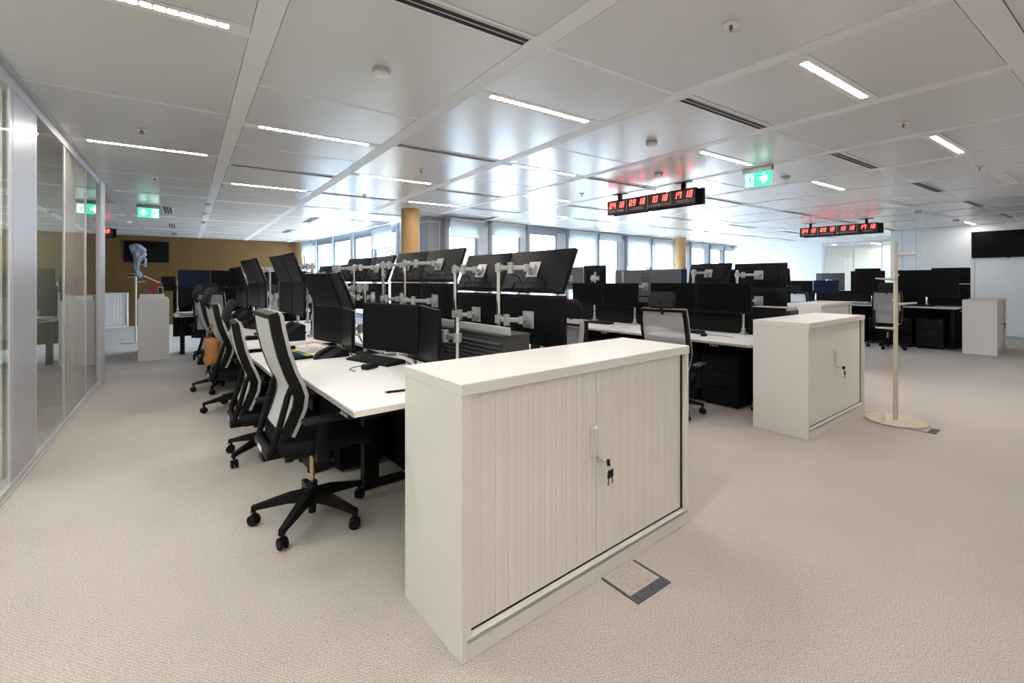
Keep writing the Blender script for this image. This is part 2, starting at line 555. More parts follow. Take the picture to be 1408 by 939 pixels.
# outer walls
wb = struct('wall_back', MB().box(-5.0, 3.45, 17.5, 17.7, 0, 2.74), M['orange'], rot=RZ)
struct('wall_camera', MB().box(-5.0, 17.7, -3.8, -3.6, 0, 2.74), M['wallw'], rot=RZ)
wr = struct('wall_right', MB().box(15.52, 15.72, -3.6, 3.757, 0, 2.74), M['gap'], rot=RZ)
cuts = [-3.6, -2.4, -1.2, 0.0, 1.15, 2.29, 3.38, 3.66, 3.757]
for a, b in zip(cuts, cuts[1:]):
    MB().box(15.49, 15.525, a + 0.004, b - 0.004, 0.07, 2.74).build('wall_panel', M['wallw'], wr, smooth=False)
struct('baseboard_right', MB().box(15.485, 15.52, -3.6, 3.757, 0, 0.065), M['alu'], rot=RZ)
struct('wall_return', MB().box(15.5, 17.55, 3.757, 3.90, 0, 2.74), M['wallw'], rot=RZ)
struct('wall_far', MB().box(17.5, 17.7, 6.25, 9.6, 0, 2.74).box(17.5, 17.7, 3.9, 6.25, 2.62, 2.74), M['wallw'], rot=RZ)
# glazed meeting room in the far corner
wg = struct('wall_far_glazing', MB().box(17.49, 17.57, 6.17, 6.25, 0, 2.62).box(17.49, 17.57, 3.9, 3.96, 0, 2.62).box(17.49, 17.57, 3.9, 6.25, 2.56, 2.62).box(17.49, 17.57, 3.9, 6.25, 0, 0.08)
            .box(17.50, 17.56, 5.35, 5.37, 0.08, 2.56).box(17.50, 17.56, 4.62, 4.64, 0.08, 2.56), M['glframe'], rot=RZ)
for a, b in ((3.96, 4.62), (4.64, 5.35), (5.37, 6.17)):
    MB().box(17.525, 17.535, a, b, 0.08, 2.56).build('pane', M['glass'], wg, smooth=False)
struct('wall_meeting_room', MB().box(21.0, 21.2, 2.0, 9.6, 0, 2.74).box(17.7, 21.0, 2.0, 2.2, 0, 2.74).box(17.7, 21.0, 9.0, 9.2, 0, 2.74).box(17.7, 21.0, 2.2, 9.0, 2.70, 2.78).box(17.7, 21.0, 2.2, 9.0, -0.1, 0.0), M['wallw'], rot=RZ)

# glass partition on the left
wl = struct('wall_left', MB().box(-0.975, -0.915, -3.6, 8.30, 2.62, 2.70).box(-0.975, -0.915, -3.6, 8.30, 0.0, 0.05)
            .box(-0.985, -0.905, -3.6, 8.30, 0.0, 0.012)
            .box(-0.940, -0.924, 4.265, 4.325, 0.05, 2.62).box(-0.940, -0.924, 4.865, 4.915, 0.05, 2.62).box(-0.938, -0.922, 5.84, 5.89, 0.05, 2.62)
            .box(-0.938, -0.924, 6.99, 7.03, 0.05, 2.62).box(-0.95, -0.905, 7.92, 8.31, 0.0, 2.70)
            .box(-0.975, -0.915, -0.03, 0.03, 0.05, 2.62).box(-0.975, -0.915, -1.9, -1.84, 0.05, 2.62), M['glframe'], rot=RZ)
for a, b in ((-3.6, -1.9), (-1.84, -0.03), (0.03, 4.265), (4.915, 5.84), (7.03, 7.92)):
    MB().box(-0.935, -0.928, a, b, 0.05, 2.62).build('pane', M['glass'], wl, smooth=False)
MB().box(-0.942, -0.922, 4.325, 4.865, 0.05, 2.62).build('solid_panel', M['glpanel'], wl, smooth=False)
MB().box(-0.944, -0.932, 5.89, 6.99, 0.02, 2.62).build('beige_panel', M['beige'], wl, smooth=False)
struct('trim_1', MB().box(-0.93, -0.885, -3.6, 8.30, 2.685, 2.72), M['gap'], rot=RZ)
struct('wall_corridor', MB().box(-5.2, -5.0, -3.6, 17.7, 0, 2.8).box(-5.0, -0.98, 8.20, 8.32, 0, 2.74), M['wallw'], rot=RZ)
struct('wall_side_office', MB().box(-4.4, -4.2, -3.6, 8.2, 0, 2.735).box(-4.2, -1.02, 4.54, 4.64, 0, 2.735).box(-2.2, -1.02, 6.9, 7.0, 0, 2.735), mat('office_wall', (0.84, 0.85, 0.74), 0.6, noise=0.02), rot=RZ)

# ------------------------------------------------------------------ the glazed court sides
def facade(origin, ang, bounds, length, nm, zs=0.35, zh=2.52):
    rot = (0, 0, ang)
    struct('wall_' + nm, MB().box(-0.2, length, 0.02, 0.28, -0.3, zs).box(-0.2, length, 0.02, 0.28, 2.69, 3.1), M['jamb'], loc=(*origin, 0), rot=rot)
    for i, (a, b, side) in enumerate(bounds):
        facade.n += 1
        w = struct(f'window_{facade.n}', MB().box(a, a + 0.075, -0.04, 0.16, zs, 2.70).box(a + 0.075, b, 0.0, 0.14, zh + 0.05, 2.70).box(a + 0.075, b, -0.02, 0.14, zs, zs + 0.06),
                   M['winframe'], loc=(*origin, 0), rot=rot)
        g0, g1 = a + 0.11, b - side
        MB().box(g1, b, 0.0, 0.12, zs + 0.06, zh + 0.05).build('window_jamb', M['jamb'], w, smooth=False)
        MB().box(g0 - 0.035, g0 + 0.03, 0.03, 0.10, zs + 0.06, zh + 0.05).box(g1 - 0.06, g1, 0.03, 0.10, zs + 0.06, zh + 0.05).box(g0, g1, 0.03, 0.10, zh - 0.02, zh + 0.05).box(g0, g1, 0.03, 0.10, zs + 0.06, zs + 0.13).build('sash', M['winframe'], w, smooth=False)
        MB().box(g0 + 0.03, g1 - 0.06, 0.06, 0.07, zs + 0.13, zh - 0.02).build('pane', M['winglass'], w, smooth=False)
facade.n = 0
FA, FB = R(1.2), R(-87.6)
OA, OB = (4.80, 8.30), (4.155, 17.1)
BA = [(0.0, 1.13, .27), (1.15, 2.29, .17), (2.31, 3.68, .30), (3.70, 4.92, .08), (4.94, 6.21, .27), (6.23, 7.55, .08), (7.57, 8.86, .08), (8.88, 9.98, .10), (10.0, 11.34, .22), (11.36, 12.48, .14), (12.5, 13.75, .12)]
BB = [(0.02, 1.42, .12), (1.44, 2.95, .12), (2.97, 4.55, .2), (4.57, 5.88, .08), (5.90, 7.32, .18), (7.34, 8.3, .1)]
facade(OA, FA, BA, 13.9, 'court_right')
facade(OB, FB, BB, 8.3, 'court_left')
def blind(origin, ang, s0, s1, z0, label, lbl_group='white roller blinds along the court windows'):
    t = thing('roller_blind', label, 'blind', (*origin, 0), ang, lbl_group)
    MB().box(s0, s1, -0.062, -0.058, z0, 2.67).build('blind_cloth', M['blind'], t, smooth=False)
    MB().cyl((s0, -0.075, 2.672), (s1, -0.075, 2.672), 0.022).build('roller_tube', M['white'], t)
    MB().box(s0, s1, -0.068, -0.052, z0 - 0.02, z0 + 0.004).build('hem_bar', M['white'], t, smooth=False)
blind(OA, FA, 0.10, 1.00, 2.30, 'short white roller blind right of the grey pillar')
blind(OA, FA, 1.20, 2.20, 2.40, 'short white roller blind, second window right of the grey pillar')
blind(OA, FA, 3.76, 4.90, 1.05, 'long white roller blind, first lowered one right of the uncovered window')
blind(OA, FA, 5.00, 6.00, 2.50, 'short white roller blind between two long lowered ones')
blind(OA, FA, 6.28, 7.52, 1.79, 'half lowered white roller blind above the wide grey monitor back')
blind(OA, FA, 7.62, 8.80, 1.45, 'long white roller blind just left of the far ochre column')
blind(OA, FA, 10.06, 11.2, 2.52, 'short white roller blind just right of the far ochre column')
blind(OA, FA, 11.42, 12.4, 2.53, 'short white roller blind, second right of the far ochre column')
blind(OA, FA, 12.56, 13.7, 2.53, 'short white roller blind nearest the far white wall')
blind(OB, FB, 5.92, 7.05, 2.14, 'half lowered white roller blind left of the near ochre column')
blind(OB, FB, 0.05, 1.26, 2.19, 'half lowered white roller blind beside the ochre wall')
# corner pillar and round columns
p = thing('corner_pillar', 'blue grey square pillar behind the near ochre column', 'pillar', (4.47, 8.40, 0), R(1.2))
MB().box(0, 0.32, 0, 0.36, 0, 2.70).build('pillar_shaft', M['pillar'], p, smooth=False)
MB().box(-0.004, 0.324, -0.004, 0.364, 2.585, 2.60).build('pillar_band', M['white'], p, smooth=False)
MB().box(0.26, 0.275, -0.006, 0, 0, 2.585).build('pillar_strip', M['white'], p, smooth=False)
for lab, x, y, r in (('ochre round column near the inner corner of the court windows', 3.80, 7.84, .170), ('ochre round column standing far off before the right windows', 13.0, 7.80, .175)):
    c = thing('round_column', lab, 'column', (x, y, 0))
    MB().cyl((0, 0, 0.05), (0, 0, 2.70), r, n=40).build('column_shaft', M['ochrecol'], c)
    MB().cyl((0, 0, 0), (0, 0, 0.07), r + 0.008, n=40).build('column_base', M['alu'], c)

# buildings round the court
def far_building(name, label, loc, rotz, length, h, z0, nx, nz, m=M['facade']):
    t = thing(name, label, 'building', loc, rotz)
    MB().box(0, length, 0.25, 6, z0, z0 + h).build('wall', m, t, smooth=False)
    dx, dz = length / nx, h / nz
    pane = MB().box(dx * .26, dx * .74, 0.18, 0.22, dz * .22, dz * .80).mesh('pane', M['facglass'], False)
    pier = MB().box(-dx * .12, dx * .12, -0.1, 0.3, 0, h).mesh('pier', m, False)
    slab = MB().box(0, length, 0.05, 0.3, -dz * .1, dz * .1).mesh('floor_band', m, False)
    for i in range(nx + 1):
        put('pier', pier, t, (i * dx, 0, z0))
    for j in range(nz + 1):
        put('floor_band', slab, t, (0, 0, z0 + j * dz))
    for i in range(nx):
        for j in range(nz):
            put('window_pane', pane, t, (i * dx, 0, z0 + j * dz))
far_building('office_building', 'pale stone building with close piers across the court', (3.0, 27.4, 0), 0.0, 36.0, 17.5, -9.0, 20, 5)
far_building('office_building', 'pale building seen through the left court windows', (11.5, 26.4, 0), R(-90), 13.5, 44.0, -22.0, 8, 13, M['facade2'])  # drawn taller, closer and darker to hold sky light off the ochre wall
t = thing('louvred_bay', 'brown louvred bay seen through the far left court window', 'building', (8.0, 19.4, 0), R(-60))
MB().box(0, 2.2, 0.1, 1.2, -6, 3.0).build('bay_wall', M['louvre'], t, smooth=False)
lv = MB().box(0, 2.2, -0.06, 0.12, 0, 0.05).mesh('louvre', M['louvre'], False)
for i in range(26):
    put('louvre_blade', lv, t, (0, 0, 0.4 + i * 0.1))
struct('ground_outside', MB().box(-30, 80, 9.5, 80, -9.4, -9.2), M['facade'])

# ------------------------------------------------------------------ things on the ceiling
ORD = ['first', 'second', 'third', 'fourth', 'fifth', 'sixth', 'seventh', 'eighth', 'ninth', 'tenth', 'eleventh', 'twelfth', 'thirteenth', 'fourteenth', 'fifteenth', 'sixteenth']
SK = ROOM - math.atan(SKEW)
LED_L, NSEG = 0.955, 18
seg = MB().prism([(0.006 + a, b) for a, b in ((0.005, -.021), (LED_L / NSEG - 0.017, -.021), (LED_L / NSEG - 0.012, -.014), (LED_L / NSEG - 0.012, .014), (LED_L / NSEG - 0.017, .021), (0.005, .021), (0, .014), (0, -.014))], 'z', 0, 0.0006)
seg_me = seg.mesh('led_lens', M['led'], False)
seg_dim = seg_me.copy()
seg_dim.materials[0] = M['leddim']
seg_off = MB().box(0.0, LED_L, -0.021, 0.021, 0, 0.006).mesh('unlit_lens', M['ledoff'], False)
def frame_box(L, w, z0, z1, hx0, hx1, hy):
    return MB().box(0, L, -w, -hy, z0, z1).box(0, L, hy, w, z0, z1).box(0, hx0, -hy, hy, z0, z1).box(hx1, L, -hy, hy, z0, z1).box(hx0, hx1, -hy, hy, z0 + 0.0008, z1)
lampframe = frame_box(BAYW, 0.064, 2.700, 2.715, 0.105, 0.105 + LED_L + 0.006, 0.026).mesh('lamp_frame', M['band'], False)
LNTH = {}
for k, x0, x1, y, t in LAMPS:
    if k < -1 or (y > 8.0 and k < 4 and k > 2) or (k >= 8 and y > 7):
        continue
    on = t == 'l' and k <= 5
    if k >= 6:
        on = k == 11 and 2.5 < y < 3
    if y < 0.9 and k > 7:
        continue
    if y < 0.5:
        if (k > 0 and (k, round(y, 1)) not in ((5, -0.2), (6, -1.7), (7, -0.2))) or (k == 0 and not -2 < y < -1):
            continue
        on = True
    wx, wy = Rm(x0, y - SKEW * x0)
    key = (k, on, y > 0.5)
    LNTH[key] = LNTH.get(key, -1) + 1
    lab = f'{"lit" if on else "unlit"} linear ceiling light, {ORD[k + 1]} bay from the glass partition, {ORD[LNTH[key]]} one {"along it" if y > 0.5 else "behind the camera"}'
    o = thing('linear_light', lab, 'ceiling light', (wx, wy, 0), SK, 'linear ceiling lights' if y > 0.5 else 'lights behind the camera')
    if k == 11:
        o.scale = (0.82, 1, 1)
    put('lamp_frame', lampframe, o)
    if on:
        for i in range(NSEG):
            put('led_lens', seg_dim if k in (2, 3, 11) else seg_me, o, (0.108 + i * LED_L / NSEG, 0, 2.7000))
    else:
        put('unlit_lens', seg_off, o, (0.108, 0, 2.6995))
for i, (cx, cy, nm) in enumerate(((-3.3, 0.6, 'first'), (-3.3, 2.1, 'second'), (-2.3, 4.05, 'third'), (-3.3, -1.2, 'rear'), (-2.6, 5.9, 'inner'), (-2.05, 1.3, 'fourth'), (-2.05, 2.9, 'fifth'), (18.6, 4.6, 'meeting room'), (18.6, 6.6, 'far meeting room'), (19.6, 5.5, 'middle meeting room'), (18.3, 3.2, 'near meeting room'))):  # the inner lamp is added to lighten the dark second office
    o = thing('linear_light', f'{nm} lit ceiling light behind the glass {"at the left, unseen" if cx < 0 else "in the far corner"}', 'ceiling light', (*Rm(cx, cy), 0.03 if cx < 0 else -0.02), SK, 'lights behind glass')
    put('lamp_frame', lampframe, o)
    for q in range(NSEG):
        put('led_lens', seg_dim if nm == 'inner' else seg_me, o, (0.108 + q * LED_L / NSEG, 0, 2.7000))
slotframe = MB().box(0, BAYW, -0.064, -0.044, 2.698, 2.715).box(0, BAYW, 0.052, 0.064, 2.698, 2.715).box(0, 0.012, -0.044, 0.052, 2.698, 2.715).box(BAYW - 0.012, BAYW, -0.044, 0.052, 2.698, 2.715).mesh('diffuser_frame', M['band'], False)
slotlip = MB().box(0.012, BAYW - 0.012, -0.044, -0.018, 2.7005, 2.715).box(0.012, BAYW - 0.012, 0.012, 0.020, 2.6985, 2.715).mesh('diffuser_lip', M['slotrim'], False)
sl1 = MB().box(0.012, BAYW - 0.012, -0.018, 0.012, 2.7005, 2.712).mesh('air_slot', M['slotdark'], False)
sl2 = MB().box(0.012, BAYW - 0.012, 0.020, 0.052, 2.7005, 2.712).mesh('air_slot', M['slotdark'], False)
NTH = {}
for k, x0, x1, y in SLOTS:
    if k < -1 or y < 0 or x0 > 15.0:
        continue
    wx, wy = Rm(x0, y - SKEW * x0)
    NTH[k] = NTH.get(k, -1) + 1
    lab = f'two-slot ceiling air diffuser, {ORD[k + 1]} bay from the glass partition, {ORD[NTH[k]]} along it'
    o = thing('slot_diffuser', lab, 'air vent', (wx, wy, 0), SK, 'slot diffusers in the ceiling')
    sx = (x1 - x0) / BAYW
    o.scale = (sx, 1, 1)
    put('diffuser_frame', slotframe, o)
    put('diffuser_lip', slotlip, o)
    put('air_slot', sl1, o)
    put('air_slot', sl2, o)
# short three-slot vents set along the bands, far left
for i, (cx, cy, lab) in enumerate(((-0.28, 10.3, 'nearest of the short three-slot vents beside the left exit sign'), (-0.28, 13.3, 'middle one of the short vents in line with the left exit sign'), (-0.28, 15.6, 'farthest short vent in line with the left exit sign, by the ochre wall'), (2.24, 10.25, 'short vent lengthwise in the ceiling above the left desk row'), (2.24, 13.0, 'far short vent lengthwise in the ceiling by the ochre wall'))):
    wx, wy = Rm(cx, cy)
    o = thing('slot_vent', lab, 'air vent', (wx, wy, 0), ROOM, 'short vents over the far left corner')
    MB().box(-0.075, 0.075, 0, 0.95, 2.690, 2.701).build('vent_frame', M['slotrim'], o, smooth=False)
    for q in (-0.045, 0, 0.045):
        MB().box(q - 0.016, q + 0.016, 0.02, 0.93, 2.688, 2.6905).build('air_slot', M['slotdark'], o, smooth=False)

def detector(cx, cy, lab):
    wx, wy = Rm(cx, cy)
    o = thing('smoke_detector', lab, 'smoke detector', (wx, wy, 0), ROOM, 'smoke detectors')
    MB().lathe([(0, 2.7), (0.055, 2.7), (0.058, 2.692), (0.05, 2.688)], 28).build('detector_base', M['slotrim'], o)
    MB().lathe([(0.046, 2.689), (0.048, 2.676), (0.044, 2.664), (0.028, 2.655), (0, 2.653)], 28).build('detector_head', M['white'], o)
    MB().lathe([(0.0485, 2.681), (0.0493, 2.6795), (0.0485, 2.678)], 28).build('detector_groove', M['dkgrey'], o)
def sprinkler(cx, cy, lab):
    wx, wy = Rm(cx, cy)
    o = thing('sprinkler', lab, 'sprinkler', (wx, wy, 0), ROOM, 'ceiling sprinklers')
    MB().lathe([(0, 2.700), (0.038, 2.700), (0.040, 2.695), (0.030, 2.692), (0, 2.692)], 24).build('escutcheon', M['white'], o)
    MB().cyl((0, 0, 2.694), (0, 0, 2.672), 0.009).cyl((0.011, 0, 2.678), (0.004, 0, 2.650), 0.003).cyl((-0.011, 0, 2.678), (-0.004, 0, 2.650), 0.003).build('sprinkler_body', M['copper'], o)
    MB().lathe([(0, 2.650), (0.018, 2.650), (0.018, 2.647), (0, 2.647)], 16).build('deflector', M['alu'], o)
for cx, cy, lab in ((1.0, 2.795, 'white smoke detector nearest the camera, left of the lit strips'), (3.63, 2.73, 'white smoke detector before the near clock sign'), (6.256, 2.644, 'white smoke detector just right of the exit sign'), (4.76, 3.48, 'white sensor dome just above the near clock sign'),
                    (11.42, 2.46, 'white smoke detector above the far desks, left one'), (13.9, 2.35, 'white smoke detector beside the last lit strip'), (0.318, 9.46, 'nearest of the small domes over the far left'), (0.328, 10.82, 'second small dome over the far left'), (0.337, 12.47, 'third small dome over the far left'), (-1.04, 13.3, 'white ceiling sensor beside the far left clock')):
    detector(cx, cy, lab)
for cx, cy, lab in ((2.294, 1.233, 'ceiling sprinkler nearest the camera'), (4.92, 1.154, 'ceiling sprinkler between the two right lit strips'), (7.54, 1.074, 'ceiling sprinkler near the unlit strip on the right'), (-0.318, 5.144, 'ceiling sprinkler near the glass partition'), (2.29, 5.04, 'ceiling sprinkler between two lit strips, before the near ochre column'), (4.93, 4.99, 'ceiling sprinkler behind the near clock sign'), (2.27, 7.10, 'ceiling sprinkler left of the near ochre column'), (-0.33, 7.45, 'ceiling sprinkler before the left exit sign')):
    sprinkler(cx, cy, lab)

# exit signs ---------------------------------------------------------------
def poly_obj(name, pts, m, parent, y, flip, z0, thick=0.002):
    """flat outline in local x,z, facing -y"""
    s = -1 if flip else 1
    MB().prism([(s * a, z0 + b) for a, b in pts], 'y', y - thick, y).build(name, m, parent, smooth=False)
def exit_sign(lab, loc, rotz, flip):
    o = thing('exit_sign', lab, 'exit sign', loc, rotz)
    MB().box(-0.165, 0.165, -0.03, 0.03, 2.645, 2.70, 0.004).build('sign_housing', M['signgrey'], o)
    MB().box(-0.15, 0.15, -0.008, 0.008, 2.475, 2.645).build('sign_panel', M['exitg'], o, smooth=False)
    for face in (1, -1):
        f = thing('pictogram', '', '', (0, 0, 0), 0 if face == 1 else math.pi)
        del f['label'], f['category']
        f.parent = o
        s = (-1 if flip else 1) * face
        X = lambda pts: [(s * a, b) for a, b in pts]
        def pl(name, pts, m, y):
            MB().prism([(a, 2.475 + b) for a, b in X(pts)], 'y', y - 0.002, y).build(name, m, f, smooth=False)
        pl('door_field', [(-0.135, 0.012), (-0.045, 0.012), (-0.045, 0.155), (-0.135, 0.155)], M['exitw'], -0.0082)
        pl('arrow', [(0.02, 0.062), (0.075, 0.062), (0.05, 0.03), (0.078, 0.03), (0.125, 0.085), (0.078, 0.14), (0.05, 0.14), (0.075, 0.108), (0.02, 0.108)], M['exitw'], -0.0082)
        pl('running_figure', [(-0.118, 0.02), (-0.100, 0.048), (-0.092, 0.062), (-0.074, 0.040), (-0.078, 0.018), (-0.068, 0.018), (-0.062, 0.046), (-0.076, 0.076), (-0.068, 0.096), (-0.054, 0.084), (-0.050, 0.090), (-0.066, 0.112), (-0.086, 0.118), (-0.108, 0.108), (-0.118, 0.086), (-0.110, 0.084), (-0.102, 0.098), (-0.092, 0.102), (-0.102, 0.070), (-0.112, 0.050), (-0.128, 0.028)], M['exitg'], -0.0102)
        pl('figure_head', [(-0.072 + 0.011 * math.cos(a * math.pi / 4), 0.132 + 0.011 * math.sin(a * math.pi / 4)) for a in range(8)], M['exitg'], -0.0102)
exit_sign('green exit sign with an arrow to the right, over the desks', (5.586, 2.354, 0), R(-90), False)
wx, wy = Rm(-0.54, 10.26)
exit_sign('green exit sign with an arrow to the left, near the ochre wall', (wx, wy, 0), ROOM, True)

# hanging world clocks ------------------------------------------------------
SEGS = {'0': 'abcdef', '1': 'bc', '3': 'abgcd', '4': 'fgbc', '7': 'fabc', '8': 'abcdefg', '9': 'abcfgd'}
def digit(mb, ch, x, z, w=0.042, h=0.085, t=0.0085, y=-0.001):
    sl = 0.18
    def q(a, b, c, d):
        mb.prism([(x + px + sl * pz, z + pz) for px, pz in ((a, c), (b, c), (b, d), (a, d))], 'y', y - 0.002, y)
    for s in SEGS[ch]:
        if s == 'a': q(0, w, h - t, h)
        if s == 'd': q(0, w, 0, t)
        if s == 'g': q(0, w, h / 2 - t / 2, h / 2 + t / 2)
        if s == 'b': q(w - t, w, h / 2, h)
        if s == 'c': q(w - t, w, 0, h / 2)
        if s == 'f': q(0, t, h / 2, h)
        if s == 'e': q(0, t, 0, h / 2)
def letters(body, size, m, parent, loc, rot, name='lettering'):
    cu = bpy.data.curves.new(name, 'FONT')
    cu.body = body
    cu.size = size
    cu.align_x = 'CENTER'
    cu.extrude = 0.0008
    cu.materials.append(m)
    tmp = bpy.data.objects.new(name, cu)
    COL.objects.link(tmp)
    me = bpy.data.meshes.new_from_object(tmp.evaluated_get(bpy.context.evaluated_depsgraph_get()))
    bpy.data.objects.remove(tmp)
    return put(name, me, parent, loc, rot)
def clock(lab, loc, rotz, off=0.07, half=0.74):
    """local x along the sign as read; face towards -y; hangs from the ceiling"""
    o = thing('world_clock', lab, 'clock', loc, rotz)
    z0, z1 = 2.385, 2.60
    MB().box(-half, half, -0.03, 0.03, z0, z1, 0.004).build('clock_case', M['blackm'], o)
    MB().box(-half + off, half + off, 0.032, 0.09, z0 - 0.012, z1 - 0.012, 0.004).build('rear_clock_case', M['blackm'], o)
    for s in (-0.72, 0.72):
        MB().box(s * half - 0.022, s * half + 0.022, 0.0, 0.05, z1 - 0.02, 2.695).build('hanger', M['black'], o, smooth=False)
        MB().box(s * half - 0.11, s * half + 0.11, -0.02, 0.07, 2.692, 2.70).build('ceiling_plate', M['dkgrey'], o, smooth=False)
    for i, (hh, mm, city) in enumerate((('04', '18', 'NEW YORK'), ('09', '18', 'LONDRES'), ('10', '18', 'LUXEMBOURG'), ('17', '18', 'TOKYO'))):
        cx = -half + (i + 0.5) * 2 * half / 4
        f = MB().box(cx - half / 4 + 0.006, cx + half / 4 - 0.006, -0.033, -0.03, z0 + 0.012, z1 - 0.012).build('clock_face', M['clockface'], o, smooth=False)
        mb = MB()
        for ch, dx in zip(hh + mm, (-0.118, -0.055, 0.042, 0.105)):
            digit(mb, ch, cx + dx - 0.018, z0 + 0.095, y=-0.0335)
        mb.build('red_digits', M['red'], f, smooth=False)
        letters(city, 0.052, M['clocktext'], f, (cx, -0.0345, z0 + 0.03), (R(90), 0, 0))
    for i in (1, 2, 3):
        cx = -half + i * half / 2
        MB().box(cx - 0.003, cx + 0.003, -0.0345, -0.03, z0 + 0.01, z1 - 0.01).build('clock_divider', M['clocktext'], o, smooth=False)
clock('black hanging world clock with red digits, the nearer of the two right ones', (5.63, 3.88, 0), R(-90))
clock('black hanging world clock with red digits, far off beside the coat stand top', (12.08, 3.385, 0), R(-90))
wx, wy = Rm(-2.16, 14.2)
clock('black hanging world clock half hidden by the glass partition end', (wx, wy, 0), ROOM)

# wall screens ----------------------------------------------------------------
def wall_tv(lab, loc, rotz, w, h, z):
    o = thing('wall_screen', lab, 'television', loc, rotz)
    MB().box(-w / 2, w / 2, -0.055, -0.015, z, z + h, 0.006).build('screen_case', M['black'], o)
    MB().box(-w / 2 + 0.015, w / 2 - 0.015, -0.057, -0.054, z + 0.02, z + h - 0.015).build('screen_glass', M['screen'], o, smooth=False)
    MB().box(-0.25, 0.25, -0.016, 0.0, z + 0.1, z + h - 0.1).build('wall_bracket', M['blackm'], o, smooth=False)
    MB().box(-0.03, 0.03, -0.05, -0.02, z - 0.012, z + 0.001).build('sensor', M['dkgrey'], o, smooth=False)
wx, wy = Rm(-0.96, 17.5)
wall_tv('black television on the ochre wall', (wx, wy, 0), ROOM, 1.06, 0.63, 1.905)
wx, wy = Rm(15.49, 1.73)
wall_tv('black television on the white wall at the right', (wx, wy, 0), ROOM - R(90), 1.22, 0.63, 1.90)

# ------------------------------------------------------------------ tambour cabinets
def cabinet(label, loc, rotz, w=1.515, d=0.455, h=1.0, keys=True, nslat=11):
    o = thing('tambour_cabinet', label, 'cabinet', (*loc, 0), rotz)
    t = 0.022
    MB().box(-0.002, w + 0.002, -0.004, d, h - 0.045, h, 0.003).build('top', M['cabinet'], o)
    for x in (0, w - t):
        MB().box(x, x + t, 0, d, 0, h - 0.045, 0.002).build('side_panel', M['cabinet'], o)
    MB().box(t, w - t, d - 0.015, d - 0.001, 0.02, h - 0.045).build('back_panel', M['cabinet'], o, smooth=False)
    MB().box(t, w - t, 0.0, 0.03, 0.0, 0.078, 0.002).box(t, w - t, 0.0, d - 0.016, 0.062, 0.08).build('plinth', M['cabinet'], o)
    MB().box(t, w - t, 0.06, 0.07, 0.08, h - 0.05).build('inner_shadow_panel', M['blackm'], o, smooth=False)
    x0, x1 = t + 0.022, w - t - 0.018
    MB().box(t, x0, 0.006, 0.05, 0.08, h - 0.045).build('door_guide', M['slat'], o, smooth=False)
    MB().box(x1 + 0.016, w - t, 0.006, 0.05, 0.08, h - 0.045).build('door_guide', M['slat'], o, smooth=False)
    MB().box(x1 + 0.001, x1 + 0.015, 0.026, 0.033, 0.082, h - 0.046).box(x0, x1, 0.027, 0.033, 0.0802, 0.0865).build('gap_shade_strip', M['blackm'], o, smooth=False)  # black strips paint in the dark of the gap beside and below the slats
    xm = (x0 + x1) / 2
    hz = h - 0.045 - 0.088
    for a, b in ((x0, xm - 0.0015), (xm + 0.0015, x1)):
        dr = MB().box(a, b, 0.034, 0.042, 0.086, h - 0.05).build('tambour_door', M['slat'], o, smooth=False)
        p = (b - a) / nslat
        sm = cabinet.cache.get((round(p, 4), hz))
        if not sm:
            sm = MB().prism([(0.0002, 0.034), (0.0002, 0.0296), (0.0016, 0.0288), (p * .66 - .0012, 0.0288), (p * .66, 0.0293), (p * .66 + .0012, 0.0288), (p - 0.0016, 0.0288), (p - 0.0002, 0.0296), (p - 0.0002, 0.034)], 'z', 0, hz).mesh('slat', M['slat'])
            cabinet.cache[(round(p, 4), hz)] = sm
        for i in range(nslat):
            put('slat', sm, dr, (a + i * p, 0, 0.087))
    # handle plate with two upright loops, lock and keys
    hd = MB().box(xm - 0.052, xm - 0.008, 0.0215, 0.0265, 0.555, 0.705, 0.002).build('handle', M['slat'], o)
    for q in (-0.042, -0.018):
        pts = [(xm + q + 0.0085 * math.cos(a), 0.014, (0.575 if math.sin(a) < 0 else 0.685) + 0.0085 * math.sin(a)) for a in [i * math.pi / 8 for i in range(17)]]
        MB().tube(pts, 0.0034).build('handle_loop', M['white'], hd)
    lk = MB().cyl((xm + 0.006, 0.027, 0.535), (xm + 0.006, 0.008, 0.535), 0.011, n=18).build('lock', M['chrome'], o)
    if keys:
        MB().box(xm + 0.004, xm + 0.008, -0.02, 0.008, 0.530, 0.540).build('key_blade', M['chrome'], lk, smooth=False)
        MB().lathe([(0, -0.006), (0.015, -0.006), (0.016, 0), (0.015, 0.006), (0, 0.006)], 16).build('key_head', M['black'], lk, loc=(xm + 0.012, -0.030, 0.535), rot=(R(90), 0, R(50)))
        MB().tube([(xm + 0.012 + 0.012 * math.cos(a), -0.036, 0.516 + 0.014 * math.sin(a)) for a in [i * math.pi / 6 for i in range(13)]], 0.0012).build('key_ring', M['chrome'], lk)
        for q, ry in ((-0.004, 0.25), (0.012, -0.12)):
            MB().box(-0.013, 0.013, -0.004, 0.004, -0.036, 0.0, 0.004, 2).box(-0.0045, 0.0045, -0.001, 0.001, -0.066, -0.034).build('spare_key', M['black'], lk, loc=(xm + 0.014 + q, -0.038, 0.503), rot=(0, ry, 0.3))
    return o
cabinet.cache = {}
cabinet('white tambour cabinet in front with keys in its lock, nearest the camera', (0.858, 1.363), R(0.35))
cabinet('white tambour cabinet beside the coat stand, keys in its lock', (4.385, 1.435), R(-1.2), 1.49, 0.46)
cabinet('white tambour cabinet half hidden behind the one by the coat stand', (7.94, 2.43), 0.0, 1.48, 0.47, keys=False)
cabinet('white tambour cabinet before the white wall at the far right', (11.86, 0.90), 0.0, 1.60, 0.45)
